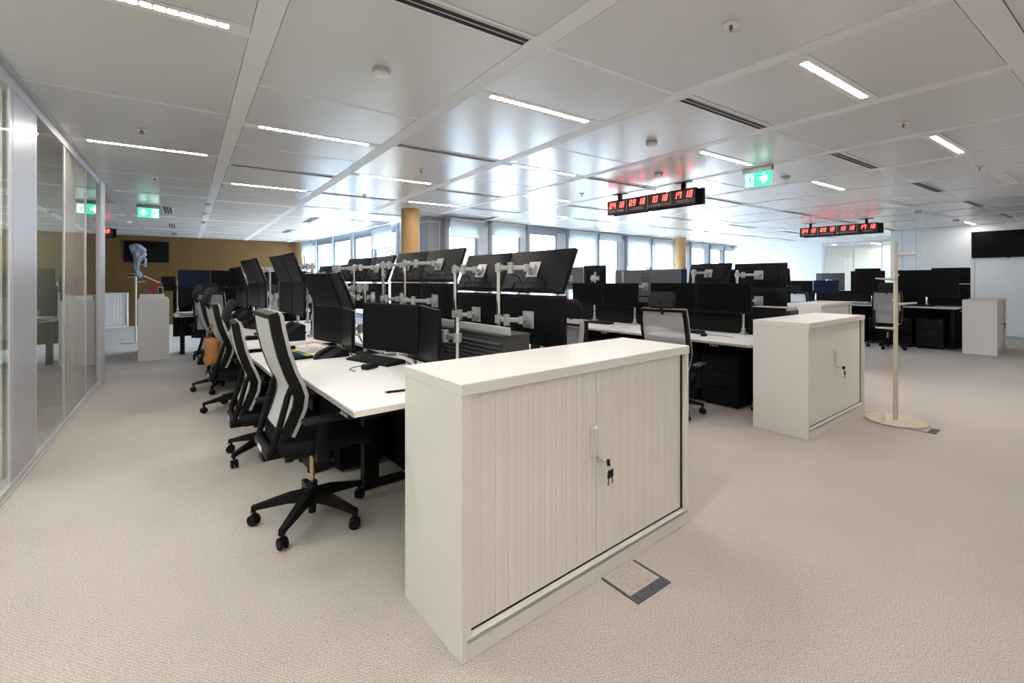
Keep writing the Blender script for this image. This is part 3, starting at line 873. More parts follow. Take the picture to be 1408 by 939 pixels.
ec = cabinet('white cabinet end with things on top, left of the far chairs', (-0.195, 11.35), R(-90), 1.50, 0.42, 1.04, keys=False)
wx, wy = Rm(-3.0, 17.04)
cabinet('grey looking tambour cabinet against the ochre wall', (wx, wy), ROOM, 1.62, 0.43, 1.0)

# ------------------------------------------------------------------ desks
def desk(label, loc, rotz, w, d, z, handset=None, group=None, inset=.13):
    """local x along the desk, user sits at -y"""
    o = thing('sit_stand_desk', label, 'desk', (*loc, 0), rotz, group)
    MB().box(0.002, w - 0.002, 0.006, d, z - 0.027, z, 0.0015).build('desktop', M['desk'], o)
    MB().box(0, w, 0, 0.007, z - 0.026, z - 0.001, 0.002).build('front_edge', M['alu'], o)
    for x in (0, w - 0.0022):
        MB().box(x, x + 0.0022, 0.007, d, z - 0.0265, z - 0.0008).build('edge_band', M['deskedge'], o, smooth=False)
    MB().box(0.10, w - 0.10, d * 0.62 - 0.03, d * 0.62 + 0.03, z - 0.075, z - 0.03).box(0.10, 0.16, 0.09, d - 0.06, z - 0.07, z - 0.0275).box(w - 0.16, w - 0.10, 0.09, d - 0.06, z - 0.07, z - 0.0275).build('underframe', M['blackm'], o, smooth=False)
    for x in (inset, w - inset):
        MB().box(x - 0.035, x + 0.035, d * 0.62 - 0.05, d * 0.62 + 0.05, 0.03, z - 0.35).box(x - 0.028, x + 0.028, d * 0.62 - 0.042, d * 0.62 + 0.042, z - 0.36, z - 0.07).build('leg', M['black'], o, smooth=False)
        MB().box(x - 0.04, x + 0.04, 0.42, d - 0.04, 0.0, 0.032, 0.006).build('foot', M['black'], o)
    MB().box(0.2, w - 0.2, d - 0.17, d - 0.03, z - 0.17, z - 0.05).build('cable_tray', M['blackm'], o, smooth=False)
    if handset is not None:
        h = MB().box(handset - 0.055, handset + 0.055, 0.004, 0.06, z - 0.055, z - 0.0275, 0.006, 2).build('height_switch', M['dkgrey'], o)
        for i in range(4):
            MB().cyl((handset - 0.036 + i * 0.024, 0.0045, z - 0.041), (handset - 0.036 + i * 0.024, 0.002, z - 0.041), 0.007, n=12).build('switch_button', M['trim'], h)
    return o
LROW = [(1.885, 3.275, .82), (3.295, 4.68, .708), (4.70, 6.09, .765), (6.11, 7.50, .74), (7.52, 8.90, .74)]
RROW = [(1.90, 3.285, .73), (3.305, 4.69, .79), (4.71, 6.10, .74), (6.12, 7.5, .74)]
for i, (a, b, z) in enumerate(LROW):
    desk(f'white sit-stand desk, {ORD[i]} of the left row counted from the big white cabinet', (0.655, b), R(-90), b - a, 0.76, z, handset=(b - a) - 0.13, inset=(.35, .55, .13, .13, .13)[i])
for i, (a, b, z) in enumerate(RROW):
    desk(f'white sit-stand desk behind the upright monitor backs, {ORD[i]} past the white cabinet', (2.30, a), R(90), b - a, 0.82, z, handset=0.13)
B2 = [(1.98, 3.40), (3.42, 4.84), (4.86, 6.28)]
for i, (a, b) in enumerate(B2):
    desk(f'white desk facing the camera in the middle row, {ORD[i]} from the coat stand cabinet', (4.50, b), R(-90), b - a, 0.90, 0.74, handset=(b - a) - 0.35)
for i, (a, b) in enumerate(B2):
    desk(f'white desk on the far side of the middle row, {ORD[i]} from its cabinet', (6.36, a), R(90), b - a, 0.86, 0.74)
for i, (a, b) in enumerate([(2.95, 4.35), (4.37, 5.77)]):
    desk(f'white desk beyond the middle row, {ORD[i]} behind the half hidden cabinet', (8.05, b), R(-90), b - a, 0.78, 0.74)
for i, (a, b) in enumerate([(1.42, 2.82), (2.84, 4.24)]):
    desk(f'desk before the far white wall, {ORD[i]} from its end cabinet', (11.90, b), R(-90), b - a, 0.78, 0.84)
    desk(f'desk on the wall side of the far right row, {ORD[i]} from its end cabinet', (13.55, a), R(90), b - a, 0.78, 0.80)
for i, x in enumerate((0.30, 1.74)):
    desk(f'desk below the ochre wall, {ORD[i]} right of the cabinet end', (x, 9.86), 0.0, 1.42, 0.76, 0.74)
def spine(label, x, y0, y1, h, rails=3):
    o = thing('desk_spine', label, 'desk divider', (x, y0, 0))
    L = y1 - y0
    MB().box(-0.014, 0.014, 0, L, 0.0, h).build('modesty_panel', M['blackm'], o, smooth=False)
    for q in range(rails):
        y = 0.1 + q * (L - 0.2) / (rails - 1)
        MB().box(-0.018, 0.018, y - 0.03, y + 0.03, 0, h + 0.01).build('spine_post', M['black'], o, smooth=False)
spine('black upright panel under the near double desk row', 1.432, 1.90, 8.90, 0.66, 6)
spine('black upright panel under the middle double desk row', 5.45, 1.99, 6.28, 0.68, 4)
spine('black upright panel under the row beyond the middle one', 8.86, 2.96, 5.77, 0.68)
spine('black upright panel under the far right desk row', 12.72, 1.42, 4.24, 0.74)

# louvred equipment boxes between the desks
def louvre_box(label, x0, x1, y0, y1, z0, z1, n):
    o = thing('equipment_box', label, 'box', (x0, y0, z0))
    w, L, h = x1 - x0, y1 - y0, z1 - z0
    MB().box(0.008, w, 0, L, 0, h - 0.012).build('box_body', M['boxgrey'], o, smooth=False)
    MB().box(-0.004, w + 0.004, -0.004, L + 0.004, h - 0.012, h, 0.002).build('box_lid', M['boxgrey'], o)
    lou = MB().prism([(0.008, 0.0), (-0.006, 0.004), (-0.006, 0.008), (0.008, 0.016)], 'y', 0.03, L - 0.03).mesh('louvre_slat', M['boxgrey'], False)
    for i in range(n):
        put('louvre_slat', lou, o, (0, 0, 0.03 + i * (h - 0.07) / n))
    return o
louvre_box('dark grey louvred box between the desks, behind the nearest monitors', 1.56, 1.75, 2.03, 3.28, 0.73, 1.055, 10)
tag(MB().box(1.575, 1.587, 2.00, 3.20, 1.0555, 1.10, 0.002).build('glass_strip', M['frost'], None), 'pale frosted strip standing on the dark louvred box', 'glass strip')
louvre_box('dark grey box among the middle row monitors, by the coat stand cabinet', 5.62, 5.86, 2.02, 2.32, 0.74, 1.02, 8)
tag(MB().box(5.58, 5.865, 2.03, 2.45, 1.021, 1.055, 0.003).build('paper_box', M['trim'], None), 'pale flat box on the dark box in the middle row', 'box')

# ------------------------------------------------------------------ monitors and their arms
_mc = {}
def monitor(label, a, b, zc, h, tilt=0.0, style='plain', screen='screen', group='monitors'):
    """a, b: plan positions of the left and right edge as its user sees them; zc centre height"""
    w = math.hypot(b[0] - a[0], b[1] - a[1])
    yaw = math.atan2(b[1] - a[1], b[0] - a[0])
    o = thing('monitor', label, 'monitor', ((a[0] + b[0]) / 2, (a[1] + b[1]) / 2, zc), group=group, rot=(tilt, 0, yaw))
    key = (round(w, 2), h, style, screen)
    if key not in _mc:
        bm = M['greyback'] if style == 'wide' else M['monback']
        W2, H2 = w / 2 - 0.002, h / 2
        house = MB().box(-W2, W2, -0.004, 0.018, -H2, H2, 0.004, 2)
        if style in ('plain', 'wide'):
            house.prism([(-W2 * .96, 0.018), (-W2 * .72, 0.031), (W2 * .72, 0.031), (W2 * .96, 0.018)], 'z', -H2 * .9, H2 * .9)
        else:
            house.box(-W2 * .72, W2 * .72, 0.016, 0.034, -H2 * .62, H2 * .68, 0.006)
        house = house.mesh('housing', bm)
        fr = MB().box(-W2, -W2 + 0.012, -0.008, -0.004, -H2, H2).box(W2 - 0.012, W2, -0.008, -0.004, -H2, H2).box(-W2 + .012, W2 - .012, -0.008, -0.004, H2 - 0.012, H2).box(-W2 + .012, W2 - .012, -0.008, -0.004, -H2, -H2 + 0.018).mesh('bezel', M['black'], False)
        scr = MB().box(-W2 + .012, W2 - .012, -0.006, -0.003, -H2 + .018, H2 - .012).mesh('screen', M[screen], False)
        rec = MB().box(-0.16, 0.16, 0.031, 0.036, -H2 * .62, -H2 * .55).box(-0.16, -0.152, 0.031, 0.036, -H2 * .9, -H2 * .55).box(0.152, 0.16, 0.031, 0.036, -H2 * .9, -H2 * .55).mesh('port_cover', M['black'], False)
        vent = MB()
        for q in range(3):
            vent.box(-0.12, 0.12, 0.034, 0.0355, H2 * .45 + q * 0.014, H2 * .45 + q * 0.014 + 0.006)
        vent = vent.mesh('back_vent', M['black'], False)
        _mc[key] = (house, fr, scr, rec, vent)
    house, fr, scr, rec, vent = _mc[key]
    put('housing', house, o)
    put('bezel', fr, o)
    put('screen', scr, o)
    put('port_cover' if style != 'boxed' else 'back_vent', rec if style != 'boxed' else vent, o)
    o['halfdepth'] = 0.034
    return o

_plate = MB().box(-0.055, 0.055, 0.0, 0.004, -0.055, 0.055, 0.003).cyl((0, 0.004, 0), (0, 0.026, 0), 0.042, 0.036, n=24).cyl((-0.047, 0.004, -0.047), (-0.047, 0.007, -0.047), 0.005, n=8).cyl((0.047, 0.004, -0.047), (0.047, 0.007, -0.047), 0.005, n=8).cyl((0.047, 0.004, 0.047), (0.047, 0.007, 0.047), 0.005, n=8).cyl((-0.047, 0.004, 0.047), (-0.047, 0.007, 0.047), 0.005, n=8).mesh('mount_plate', M['silver'])
def arm(label, pole, zdesk, mons, bend=0.10, top=None):
    """clamped pole; one two-piece arm to the back of each monitor"""
    o = thing('monitor_mount', label, 'monitor mount', (pole[0], pole[1], zdesk))
    P = Vector((pole[0], pole[1], zdesk))
    ztop = top or max(m.location.z for m in mons) + 0.06
    MB().cyl((0, 0, 0.02), (0, 0, ztop - zdesk), 0.0165, n=18).build('pole', M['chrome'], o)
    MB().box(-0.045, 0.045, -0.035, 0.035, 0.0, 0.022, 0.004).cyl((0, 0, 0.02), (0, 0, 0.07), 0.024, n=18).build('pole_clamp', M['silver'], o)
    for k, m in enumerate(mons):
        mw = Matrix.LocRotScale(m.location, m.rotation_euler, None)
        n = (mw.to_3x3() @ Vector((0, 1, 0)))
        pc = m.location + n * 0.0345
        put('mount_plate', _plate, o, pc - P, m.rotation_euler)
        nh = Vector((n.x, n.y, 0)).normalized()
        wr = pc + n * 0.026 + nh * 0.035
        za = wr.z
        A = Vector((pole[0], pole[1], za))
        d = wr - A
        per = Vector((-d.y, d.x, 0)).normalized()
        s = bend if abs(bend) > 0 else 0
        E = A + d * 0.5 + per * s
        E.z = za
        mb = MB()
        mb.cyl(A - P - Vector((0, 0, .026)), A - P + Vector((0, 0, .026)), 0.027, n=18)
        mb.cyl(E - P - Vector((0, 0, .036)), E - P + Vector((0, 0, .036)), 0.021, n=16)
        for p0, p1 in ((A, E), (E, wr)):
            v = p1 - p0
            ang = math.atan2(v.y, v.x)
            mb.box(0, v.length, -0.012, 0.012, -0.015, 0.015, 0.005, 2, M=Matrix.Translation(p0 - P) @ Matrix.Rotation(ang, 4, 'Z'))
        mb.build('arm_beam', M['silver'], o)
        mb = MB().cyl(wr - P - Vector((0, 0, .024)), wr - P + Vector((0, 0, .024)), 0.019, n=16)
        mb.cyl(wr - P, pc + n * 0.02 - P, 0.014, n=12)
        mb.build('tilt_joint', M['silver'], o)
        mb = MB().tube([pc - P + Vector((0, 0, -.06)) + nh * 0.05, pc - P + nh * 0.085 + Vector((0, 0, -.12)), (E + wr) / 2 - P + Vector((0, 0, -.06)), E - P + Vector((0, 0, -.03))], 0.004)
        mb.build('cable', M['black'], o)
    return o

def lerp(a, b, t): return (a[0] + (b[0] - a[0]) * t, a[1] + (b[1] - a[1]) * t)
# left row, user at -X; far end of each pair first
m1 = monitor('black monitor on the nearest desk, the one seen full face', (1.216, 3.285), (1.398, 2.765), 1.035, 0.335)
m2 = monitor('black monitor on the nearest desk, angled and seen narrow', (1.398, 2.752), (1.249, 2.225), 1.035, 0.335)
arm('silver monitor arm clamped behind the nearest pair of monitors', (1.385, 2.25), 0.82, [m2], 0.03, 1.155)
arm('low silver monitor arm hidden behind the full face monitor', (1.36, 3.16), 0.82, [m1], -0.04, 1.06)
def quad(desc, far, mid, near, zlow, hl, zup, hu, tilt, off, poles, zd, left=True, style='plain', upfwd=0.0, ordn='', bend=0.08, upgap=0.0):
    """two over two; far/mid/near are plan points of the lower row edges. desc names the desk"""
    L = []
    ends = ((far, mid), (mid, near)) if left else ((near, mid), (mid, far))
    side = ('left', 'right')
    for q, (a, b) in enumerate(ends):
        a2, b2 = lerp(a, b, 0.004), lerp(a, b, 0.996)
        lo = monitor(f'black monitor, lower {side[q]} of four {desc}', a2, b2, zlow, hl, 0.0, style)
        a2, b2 = lerp(a, b, upgap * q + .004), lerp(a, b, .996 - upgap * (1 - q))
        a3, b3 = ((a2[0] + upfwd, a2[1]), (b2[0] + upfwd, b2[1]))
        up = monitor(f'black monitor, upper {side[q]} of four {desc}', a3, b3, zup, hu, tilt, style)
        L.append((lo, up))
    for q, (pl, (lo, up)) in enumerate(zip(poles, L)):
        arm(f'silver {side[q]} pole with monitor arms {desc}', pl, zd, [lo, up], bend)
quad('on the second desk of the left row', (1.20, 4.52), (1.295, 4.0), (1.20, 3.47), 0.97, 0.32, 1.284, 0.31, R(21), 0, [(1.375, 4.33), (1.375, 3.68)], 0.708, upfwd=-0.05, bend=0.03, upgap=.045)
quad('on the third desk of the left row', (1.19, 5.96), (1.21, 5.40), (1.19, 4.84), 1.165, 0.335, 1.49, 0.325, R(20), 0, [(1.335, 5.72), (1.335, 5.10)], 0.765, upfwd=-0.055, bend=0.03)
quad('on the fourth desk of the left row', (1.09, 7.45), (1.12, 6.85), (1.09, 6.25), 1.165, 0.335, 1.492, 0.32, R(20), 0, [(1.30, 7.18), (1.30, 6.55)], 0.74, upfwd=-0.055, bend=0.03)
quad('on the fifth desk of the left row', (1.09, 8.75), (1.11, 8.2), (1.09, 7.65), 1.10, 0.32, 1.418, 0.31, R(16), 0, [(1.30, 8.5), (1.30, 7.9)], 0.74, upfwd=-0.05, bend=0.03)
# right side of the near row, backs towards the camera
quad('seen from behind, nearest the big white cabinet', (1.93, 3.10), (1.95, 2.545), (1.95, 1.92), 1.112, 0.325, 1.425, 0.30, R(24), 0, [(1.80, 2.40), (1.80, 2.95)], 0.73, left=False, upfwd=0.04, bend=-0.035)
quad('seen from behind, second cluster past the white cabinet', (1.90, 4.34), (1.95, 3.79), (1.95, 3.16), 1.19, 0.305, 1.495, 0.30, R(20), 0, [(1.79, 3.80), (1.79, 4.30)], 0.79, left=False, upfwd=0.04, bend=-0.035)
quad('seen from behind, third cluster past the white cabinet', (1.86, 5.72), (1.95, 5.20), (1.95, 4.55), 1.18, 0.31, 1.49, 0.30, R(20), 0, [(1.79, 5.12), (1.77, 5.78)], 0.74, left=False, upfwd=0.04, bend=-0.035, upgap=.03)
quad('seen from behind, fourth cluster past the white cabinet', (1.90, 7.1), (1.95, 6.55), (1.95, 5.98), 1.12, 0.31, 1.43, 0.30, R(18), 0, [(1.79, 6.50), (1.78, 7.05)], 0.74, left=False, upfwd=0.04, bend=-0.035)
# middle row, fronts towards the camera: two flush pairs
def pair_front(x, ya, yb, zc, h, desc, zd, xpole):
    ym = (ya + yb) / 2
    A = monitor(f'black monitor, left of a flush pair {desc}', (x, yb), (x, ym + .002), zc, h)
    B = monitor(f'black monitor, right of the flush pair {desc}', (x, ym - .002), (x, ya), zc, h)
    arm(f'silver pole behind the left flush monitor {desc}', (xpole, ym + (yb - ym) * .42), zd, [A], 0.0)
    arm(f'silver pole behind the right flush monitor {desc}', (xpole, ya + (ym - ya) * .22), zd, [B], 0.0)
pair_front(5.24, 2.27, 3.58, 1.158, 0.348, 'by the coat stand cabinet', 0.74, 5.355)
pair_front(5.24, 3.78, 5.02, 1.158, 0.335, 'on the second desk of the middle row', 0.74, 5.352)
# middle row, far side: backs towards the camera
mA = monitor('black monitor back, upper right end of the middle row', (5.92, 2.16), (5.92, 2.78), 1.43, 0.295, R(4), 'boxed')
mB = monitor('black monitor back, lower right end of the middle row', (5.92, 2.16), (5.92, 2.78), 1.115, 0.32, 0, 'boxed')
arm('silver monitor arm behind the right end of the middle row', (5.60, 2.60), 0.74, [mB, mA], 0.07)
mC = monitor('black tilted monitor back, second from the right end of the middle row', (5.92, 2.83), (5.95, 3.42), 1.45, 0.30, R(17), 'boxed')
arm('silver monitor arm carrying the tilted monitor of the middle row', (5.60, 3.17), 0.74, [mC], 0.08)
mD = monitor('wide grey monitor back with a ring shaped mark', (5.95, 3.56), (5.95, 4.73), 1.27, 0.52, 0, 'wide')
arm('silver pole before the wide grey monitor back in the middle row', (5.58, 4.30), 0.74, [mD], 0.05, 1.50)
lg = MB().tube([(0.058 * math.cos(a * math.pi / 16), 0.0315, 0.14 + 0.058 * math.sin(a * math.pi / 16)) for a in range(33)], 0.004).build('ring_mark', M['monback'], mD)
letters('DELL', 0.040, M['monback'], lg, (0, 0.0315, 0.127), (R(90), 0, math.pi))
mE = monitor('black monitor back left of the wide grey one', (5.95, 4.93), (5.95, 5.42), 1.40, 0.44, 0, 'boxed')
mF = monitor('grey monitor back, left end seen behind the near monitors', (5.95, 5.44), (5.95, 6.0), 1.40, 0.40, 0, 'wide')
arm('silver pole between the wide grey and the black monitor back', (5.58, 4.85), 0.74, [mE], -0.08, 1.5)
arm('silver arm behind the grey monitor back at the left end', (5.58, 5.70), 0.74, [mF], 0.05)
tag(MB().box(5.405, 5.425, 1.99, 6.28, 0.66, 1.06).build('desk_screen', M['blackm'], None), 'black upright screen behind the flush monitor pairs of the middle row', 'desk divider')
tag(MB().box(12.71, 12.73, 1.44, 4.22, 0.752, 1.12).build('desk_screen', M['blackm'], None), 'black upright screen behind the large monitors of the far right row', 'desk divider')
# row beyond the middle one
quad('ending the row beyond the middle one', (8.45, 4.18), (8.48, 3.60), (8.42, 3.02), 1.10, 0.33, 1.42, 0.30, R(8), 0, [(8.70, 3.9), (8.70, 3.3)], 0.74, upfwd=-0.02, bend=0.03)
mG = monitor('screen with a blue mountain picture, right of the wide grey monitor back', (8.42, 5.60), (8.42, 4.92), 1.42, 0.34, 0, 'plain', 'screenblue')
arm('silver arm behind the blue picture screen', (8.70, 5.25), 0.74, [mG], 0.04)
# far right row
mH = monitor('large black monitor at the right end of the far right desk row', (12.30, 2.41), (12.30, 1.44), 1.30, 0.55)
arm('silver pole under the large black monitor of the far right row', (12.56, 1.95), 0.84, [mH], 0.04)
mI = monitor('large black monitor behind the chair of the far right row', (12.34, 3.20), (12.30, 2.58), 1.30, 0.54)
arm('silver arm behind the chair side monitor, far right row', (12.56, 2.86), 0.84, [mI], 0.03)
mJ = monitor('blue lit dark monitor, far right row, left end', (12.32, 3.93), (12.30, 3.42), 1.21, 0.30, 0, 'plain', 'screenblue')
mK = monitor('black monitor, far right row, beside the blue lit one', (12.32, 4.42), (12.32, 3.94), 1.21, 0.29)
arm('silver arm behind the two left end monitors of the far right row', (12.56, 3.95), 0.84, [mJ, mK], 0.03)
mL = monitor('monitor back showing past the right end of the far right row, upper', (13.02, 1.36), (13.02, 1.95), 1.46, 0.33, 0, 'plain')
mM = monitor('monitor back showing past the right end of the far right row, lower', (13.02, 1.36), (13.02, 1.95), 1.13, 0.31, 0, 'plain')
arm('silver arm on the wall side of the far right row, right end', (12.84, 1.70), 0.80, [mM, mL], 0.03)
mN = monitor('grey monitor back at the left end of the far right row', (13.05, 3.5), (13.05, 4.1), 1.33, 0.42, 0, 'wide')
arm('silver arm on the wall side of the far right row, left end', (12.84, 3.8), 0.80, [mN], 0.03)
mO = monitor('dark monitor back at the left end of the far right row, rear', (13.05, 2.82), (13.05, 3.3), 1.42, 0.44, 0, 'plain')
arm('silver arm on the wall side of the far right row, middle', (12.84, 3.05), 0.80, [mO], 0.03)
# row below the ochre wall, fronts towards the camera
def wall_quad(x0, x1, x2, desc, blue):
    for q, (a, b) in enumerate(((x0, x1), (x1, x2))):
        lo = monitor(f'black monitor, lower {("left", "right")[q]} of four {desc}', (a + .003, 10.34), (b - .003, 10.34), 1.055, 0.345)
        up = monitor(f'dark monitor, upper {("left", "right")[q]} of four {desc}', (a + .003, 10.33), (b - .003, 10.33), 1.395, 0.325, R(4), 'plain', 'screenblue' if blue == q else 'screen')
        arm(f'silver monitor arm, {("left", "right")[q]} pole {desc}', ((a + b) / 2, 10.52), 0.74, [lo, up], 0.03)
wall_quad(0.36, 0.86, 1.42, 'below the ochre wall', 0)
wall_quad(1.60, 2.15, 2.70, 'below the ochre wall, second cluster', 1)

tag(MB().box(.30, 3.16, 10.63, 10.66, 0.30, 1.30).build('desk_screen', M['blackm'], None), 'black upright screen behind the monitors below the ochre wall', 'desk divider')
m_ = monitor('small dark monitor at the cabinet end, left of the ochre wall monitors', (.12, 10.40), (.335, 10.40), 1.30, .27)
arm('silver arm behind the small dark monitor at the cabinet end', (.37, 10.56), 0.74, [m_], 0.0)

# ------------------------------------------------------------------ task chairs
PROF = [(-.240, 1.185), (-.228, 1.10), (-.203, .985), (-.170, .885), (-.138, .81), (-.122, .76), (-.128, .705), (-.152, .635), (-.180, .565)]
HALFW = [.222, .232, .236, .236, .236, .234, .228, .218, .205]
def chair_meshes():
    C = {}
    n = len(PROF)
    rail = MB()
    for s in (-1, 1):
        rail.ribbon(PROF, [s * h for h in HALFW], [s * (h - .028) for h in HALFW], 0.050)
    top = [(-.244, 1.20), (-.240, 1.185), (-.232, 1.15)]
    rail.ribbon(top, -.222, .222, 0.046)
    bot = [(-.165, .60), (-.180, .565), (-.190, .545)]
    rail.ribbon(bot, -.205, .205, 0.024)
    C['back_frame'] = rail.mesh('back_frame', M['black'])
    tr = MB()
    for s in (-1, 1):
        tr.ribbon(PROF, [s * (h + .003) for h in HALFW], [s * (h - .030) for h in HALFW], 0.018, -.034)
    tr.ribbon([(-.226, 1.197), (-.218, 1.180), (-.214, 1.168)], -.222, .222, 0.018, -.012)
    C['frame_trim'] = tr.mesh('frame_trim', M['trim'])
    ins = [h - .026 for h in HALFW]
    C['back_net'] = MB().ribbon(PROF, [-h for h in ins], ins, 0.004, .020).mesh('back_net', M['mesh'])
    sup = MB()
    for s in (-1, 1):
        sup.tube([(-.150, s * .19, .815), (-.172, s * .195, .765), (-.205, s * .19, .63), (-.238, s * .175, .51), (-.245, s * .165, .465)], 0.0165, 8)
    sup.box(-.268, -.228, -.175, .175, .445, .490, 0.01, 2)
    sup.box(-.265, .02, -.045, .045, .395, .445, 0.012, 2)
    C['back_support'] = sup.mesh('back_support', M['black'])
    C['maker_tag'] = MB().box(-.2705, -.2675, -.045, .045, .456, .480).mesh('care_tag', M['white'], False)
    seat = MB().box(-.21, .27, -.245, .245, .455, .525, 0.032, 3)
    for v in seat.bm.verts:
        if v.co.x > 0.18:
            v.co.z -= (v.co.x - 0.18) * 0.25
        v.co.y *= 1.0 - max(0, (-v.co.x - 0.05)) * 0.35
    C['seat'] = seat.mesh('seat', M['fabric'])
    C['seat_shell'] = MB().box(-.19, .23, -.215, .215, .438, .46, 0.01, 2).mesh('seat_shell', M['black'])
    C['mechanism'] = MB().box(-.11, .11, -.06, .06, .375, .442, 0.012, 2).cyl((.03, -.06, .41), (.03, -.245, .415), .006, n=8).cyl((.03, -.22, .415), (.03, -.27, .41), .011, n=10).cyl((-.04, .06, .41), (-.04, .24, .415), .006, n=8).mesh('mechanism', M['dkgrey'])
    C['gas_lift'] = MB().cyl((0, 0, .19), (0, 0, .38), .014, n=18).mesh('gas_lift', M['bronze'])
    C['base_hub'] = MB().lathe([(0, .035), (.020, .035), (.024, .10), (.044, .12), (.046, .165), (.028, .175), (.026, .215), (0, .215)], 24).mesh('base_hub', M['black'])
    leg = MB()
    prof = [(.02, .168, .105, .030), (.12, .158, .108, .026), (.22, .132, .096, .021), (.295, .112, .086, .017), (.315, .108, .072, .017)]
    rings = []
    for x, zt, zb, hw in prof:
        rings.append([leg.bm.verts.new(p) for p in ((x, -hw, zb), (x, hw, zb), (x, hw * .8, zt), (x, -hw * .8, zt))])
    for a, b in zip(rings, rings[1:]):
        for k in range(4):
            j = (k + 1) % 4
            leg.bm.faces.new((a[k], a[j], b[j], b[k]))
    leg.bm.faces.new(rings[0][::-1])
    leg.bm.faces.new(rings[-1])
    C['base_leg'] = leg.mesh('base_leg', M['black'], False)
    cw = MB()
    for s in (-1, 1):
        ring = [(.0, .006), (.024, .006), (.030, .009), (.030, .019), (.025, .023), (.0, .023)]
        L2 = MB().lathe(ring, 22)
        L2.bm.transform(Matrix.Translation((0, 0, .030)) @ Matrix.Rotation(R(90) * s, 4, 'X'))
        cw._merge(L2.bm)
    cw.cyl((0, -.008, .03), (0, .008, .03), .012, n=12).box(-.024, .018, -.006, .006, .028, .062, 0.004).cyl((-.004, 0, .05), (-.004, 0, .088), .009, n=12)
    C['caster'] = cw.mesh('caster', M['black'])
    for s, nm in ((-1, 'a'), (1, 'b')):
        ar = MB().box(-.055, .015, s * .275 - .016, s * .275 + .016, .415, .625, 0.008, 2)
        ar.box(-.05, .01, min(s * .12, s * .275), max(s * .12, s * .275), .415, .437, 0.006)
        C['arm_post' + nm] = ar.mesh('arm_post', M['black'])
        C['arm_pad' + nm] = MB().box(-.12, .14, s * .275 - .045, s * .275 + .045, .625, .652, 0.012, 2).mesh('arm_pad', M['dkgrey'])
    hd = MB()
    hp = [(-.292, 1.205), (-.285, 1.26), (-.262, 1.32), (-.235, 1.365)]
    hd.ribbon(hp, [-.115, -.135, -.135, -.115], [.115, .135, .135, .115], 0.045)
    bmesh.ops.bevel(hd.bm, geom=hd.bm.edges[:], offset=0.012, segments=2, affect='EDGES', clamp_overlap=True)
    C['headrest'] = hd.mesh('headrest', M['headfab'])
    C['headrest_stem'] = MB().tube([(-.250, 0, 1.15), (-.285, 0, 1.20), (-.30, 0, 1.27)], .016, 8).mesh('headrest_stem', M['black'])
    return C
CH = chair_meshes()
def chair(label, loc, rotz, base_rot=R(12), lower=0.0, head=True, group='task chairs', back_lower=0.0):
    """faces local +x; lower sinks the upper part on its gas lift"""
    o = thing('task_chair', label, 'chair', (*loc, 0), rotz, group)
    dz = -lower
    for k in ('seat', 'seat_shell', 'mechanism', 'back_support', 'back_net', 'arm_posta', 'arm_postb', 'arm_pada', 'arm_padb'):
        q = put(CH[k].name.split('.')[0] if k.startswith('arm') else k, CH[k], o, (0, 0, dz))
        if k == 'back_support':
            put('care_tag', CH['maker_tag'], q)
    bf = put('back_frame', CH['back_frame'], o, (0, 0, dz))
    put('frame_trim', CH['frame_trim'], bf)
    if head:
        hr = put('headrest', CH['headrest'], o, (0, 0, dz))
        put('headrest_stem', CH['headrest_stem'], hr)
    put('gas_lift', CH['gas_lift'], o, (0, 0, -lower * .6))
    put('base_hub', CH['base_hub'], o)
    for i in range(5):
        a = base_rot + i * 2 * math.pi / 5 - rotz
        lg = put('base_leg', CH['base_leg'], o, (0, 0, 0), (0, 0, a))
        put('caster', CH['caster'], lg, (.304, 0, 0), (0, 0, 0.9 * math.sin(i * 2.3) + 0.4))
    return o
chair('black task chair without headrest, nearest the camera at the left desk row', (0.72, 2.75), 0.0, head=False)
chair('task chair set low, second in the left desk row, headrest below the desk screens', (0.72, 4.00), R(-3), R(141), lower=0.145)
ch3 = chair('task chair with a tan bag on it, third in the left desk row', (0.715, 5.60), R(4), R(180), lower=0.075)
chair('task chair with a headrest, fourth in the left desk row', (0.69, 6.71), R(3), R(172), lower=0.06)
chair('task chair before the monitors below the ochre wall, left one', (0.82, 9.55), R(75), R(140), lower=0.05)
chair('task chair before the monitors below the ochre wall, right one', (1.62, 9.35), R(100), R(120), lower=0.08)
chair('task chair with a see-through net back and headrest, behind the big white cabinet', (4.20, 2.62), R(12), R(-48), lower=0.115)
chair('task chair half hidden behind the nearest upright monitor backs', (2.50, 2.70), R(178), R(30), lower=0.16)
chair('task chair at the far right desk row, behind the coat stand', (11.55, 2.38), R(8), R(250), lower=0.05)
chair('task chair low behind the half hidden cabinet, far right desk row', (11.60, 4.0), R(4), R(200), lower=0.10)

# tan bag slung over the third chair's back
bag = thing('tan_bag', 'tan leather bag hanging on the third chair of the left row', 'bag', (0.462, 5.56, 0.50), R(4))
bm_ = MB().box(-.06, .06, -.12, .12, 0, .27, .05, 4)
for v in bm_.bm.verts:
    v.co.y *= 0.72 + 0.28 * math.sin(min(1, v.co.z / .2) * math.pi / 2 + .4)
    v.co.x += 0.02 * math.sin(v.co.z * 9)
bm_.build('bag_body', M['tan'], bag)
MB().tube([(0.0, -.08, .24), (-.01, -.09, .34), (0.02, -.05, .41), (0.02, .05, .41), (-.01, .09, .34), (0, .08, .24)], .007).build('bag_strap', M['tan'], bag)
MB().box(-.068, -.055, -.03, .03, .10, .16, .004).build('bag_clasp', M['black'], bag)

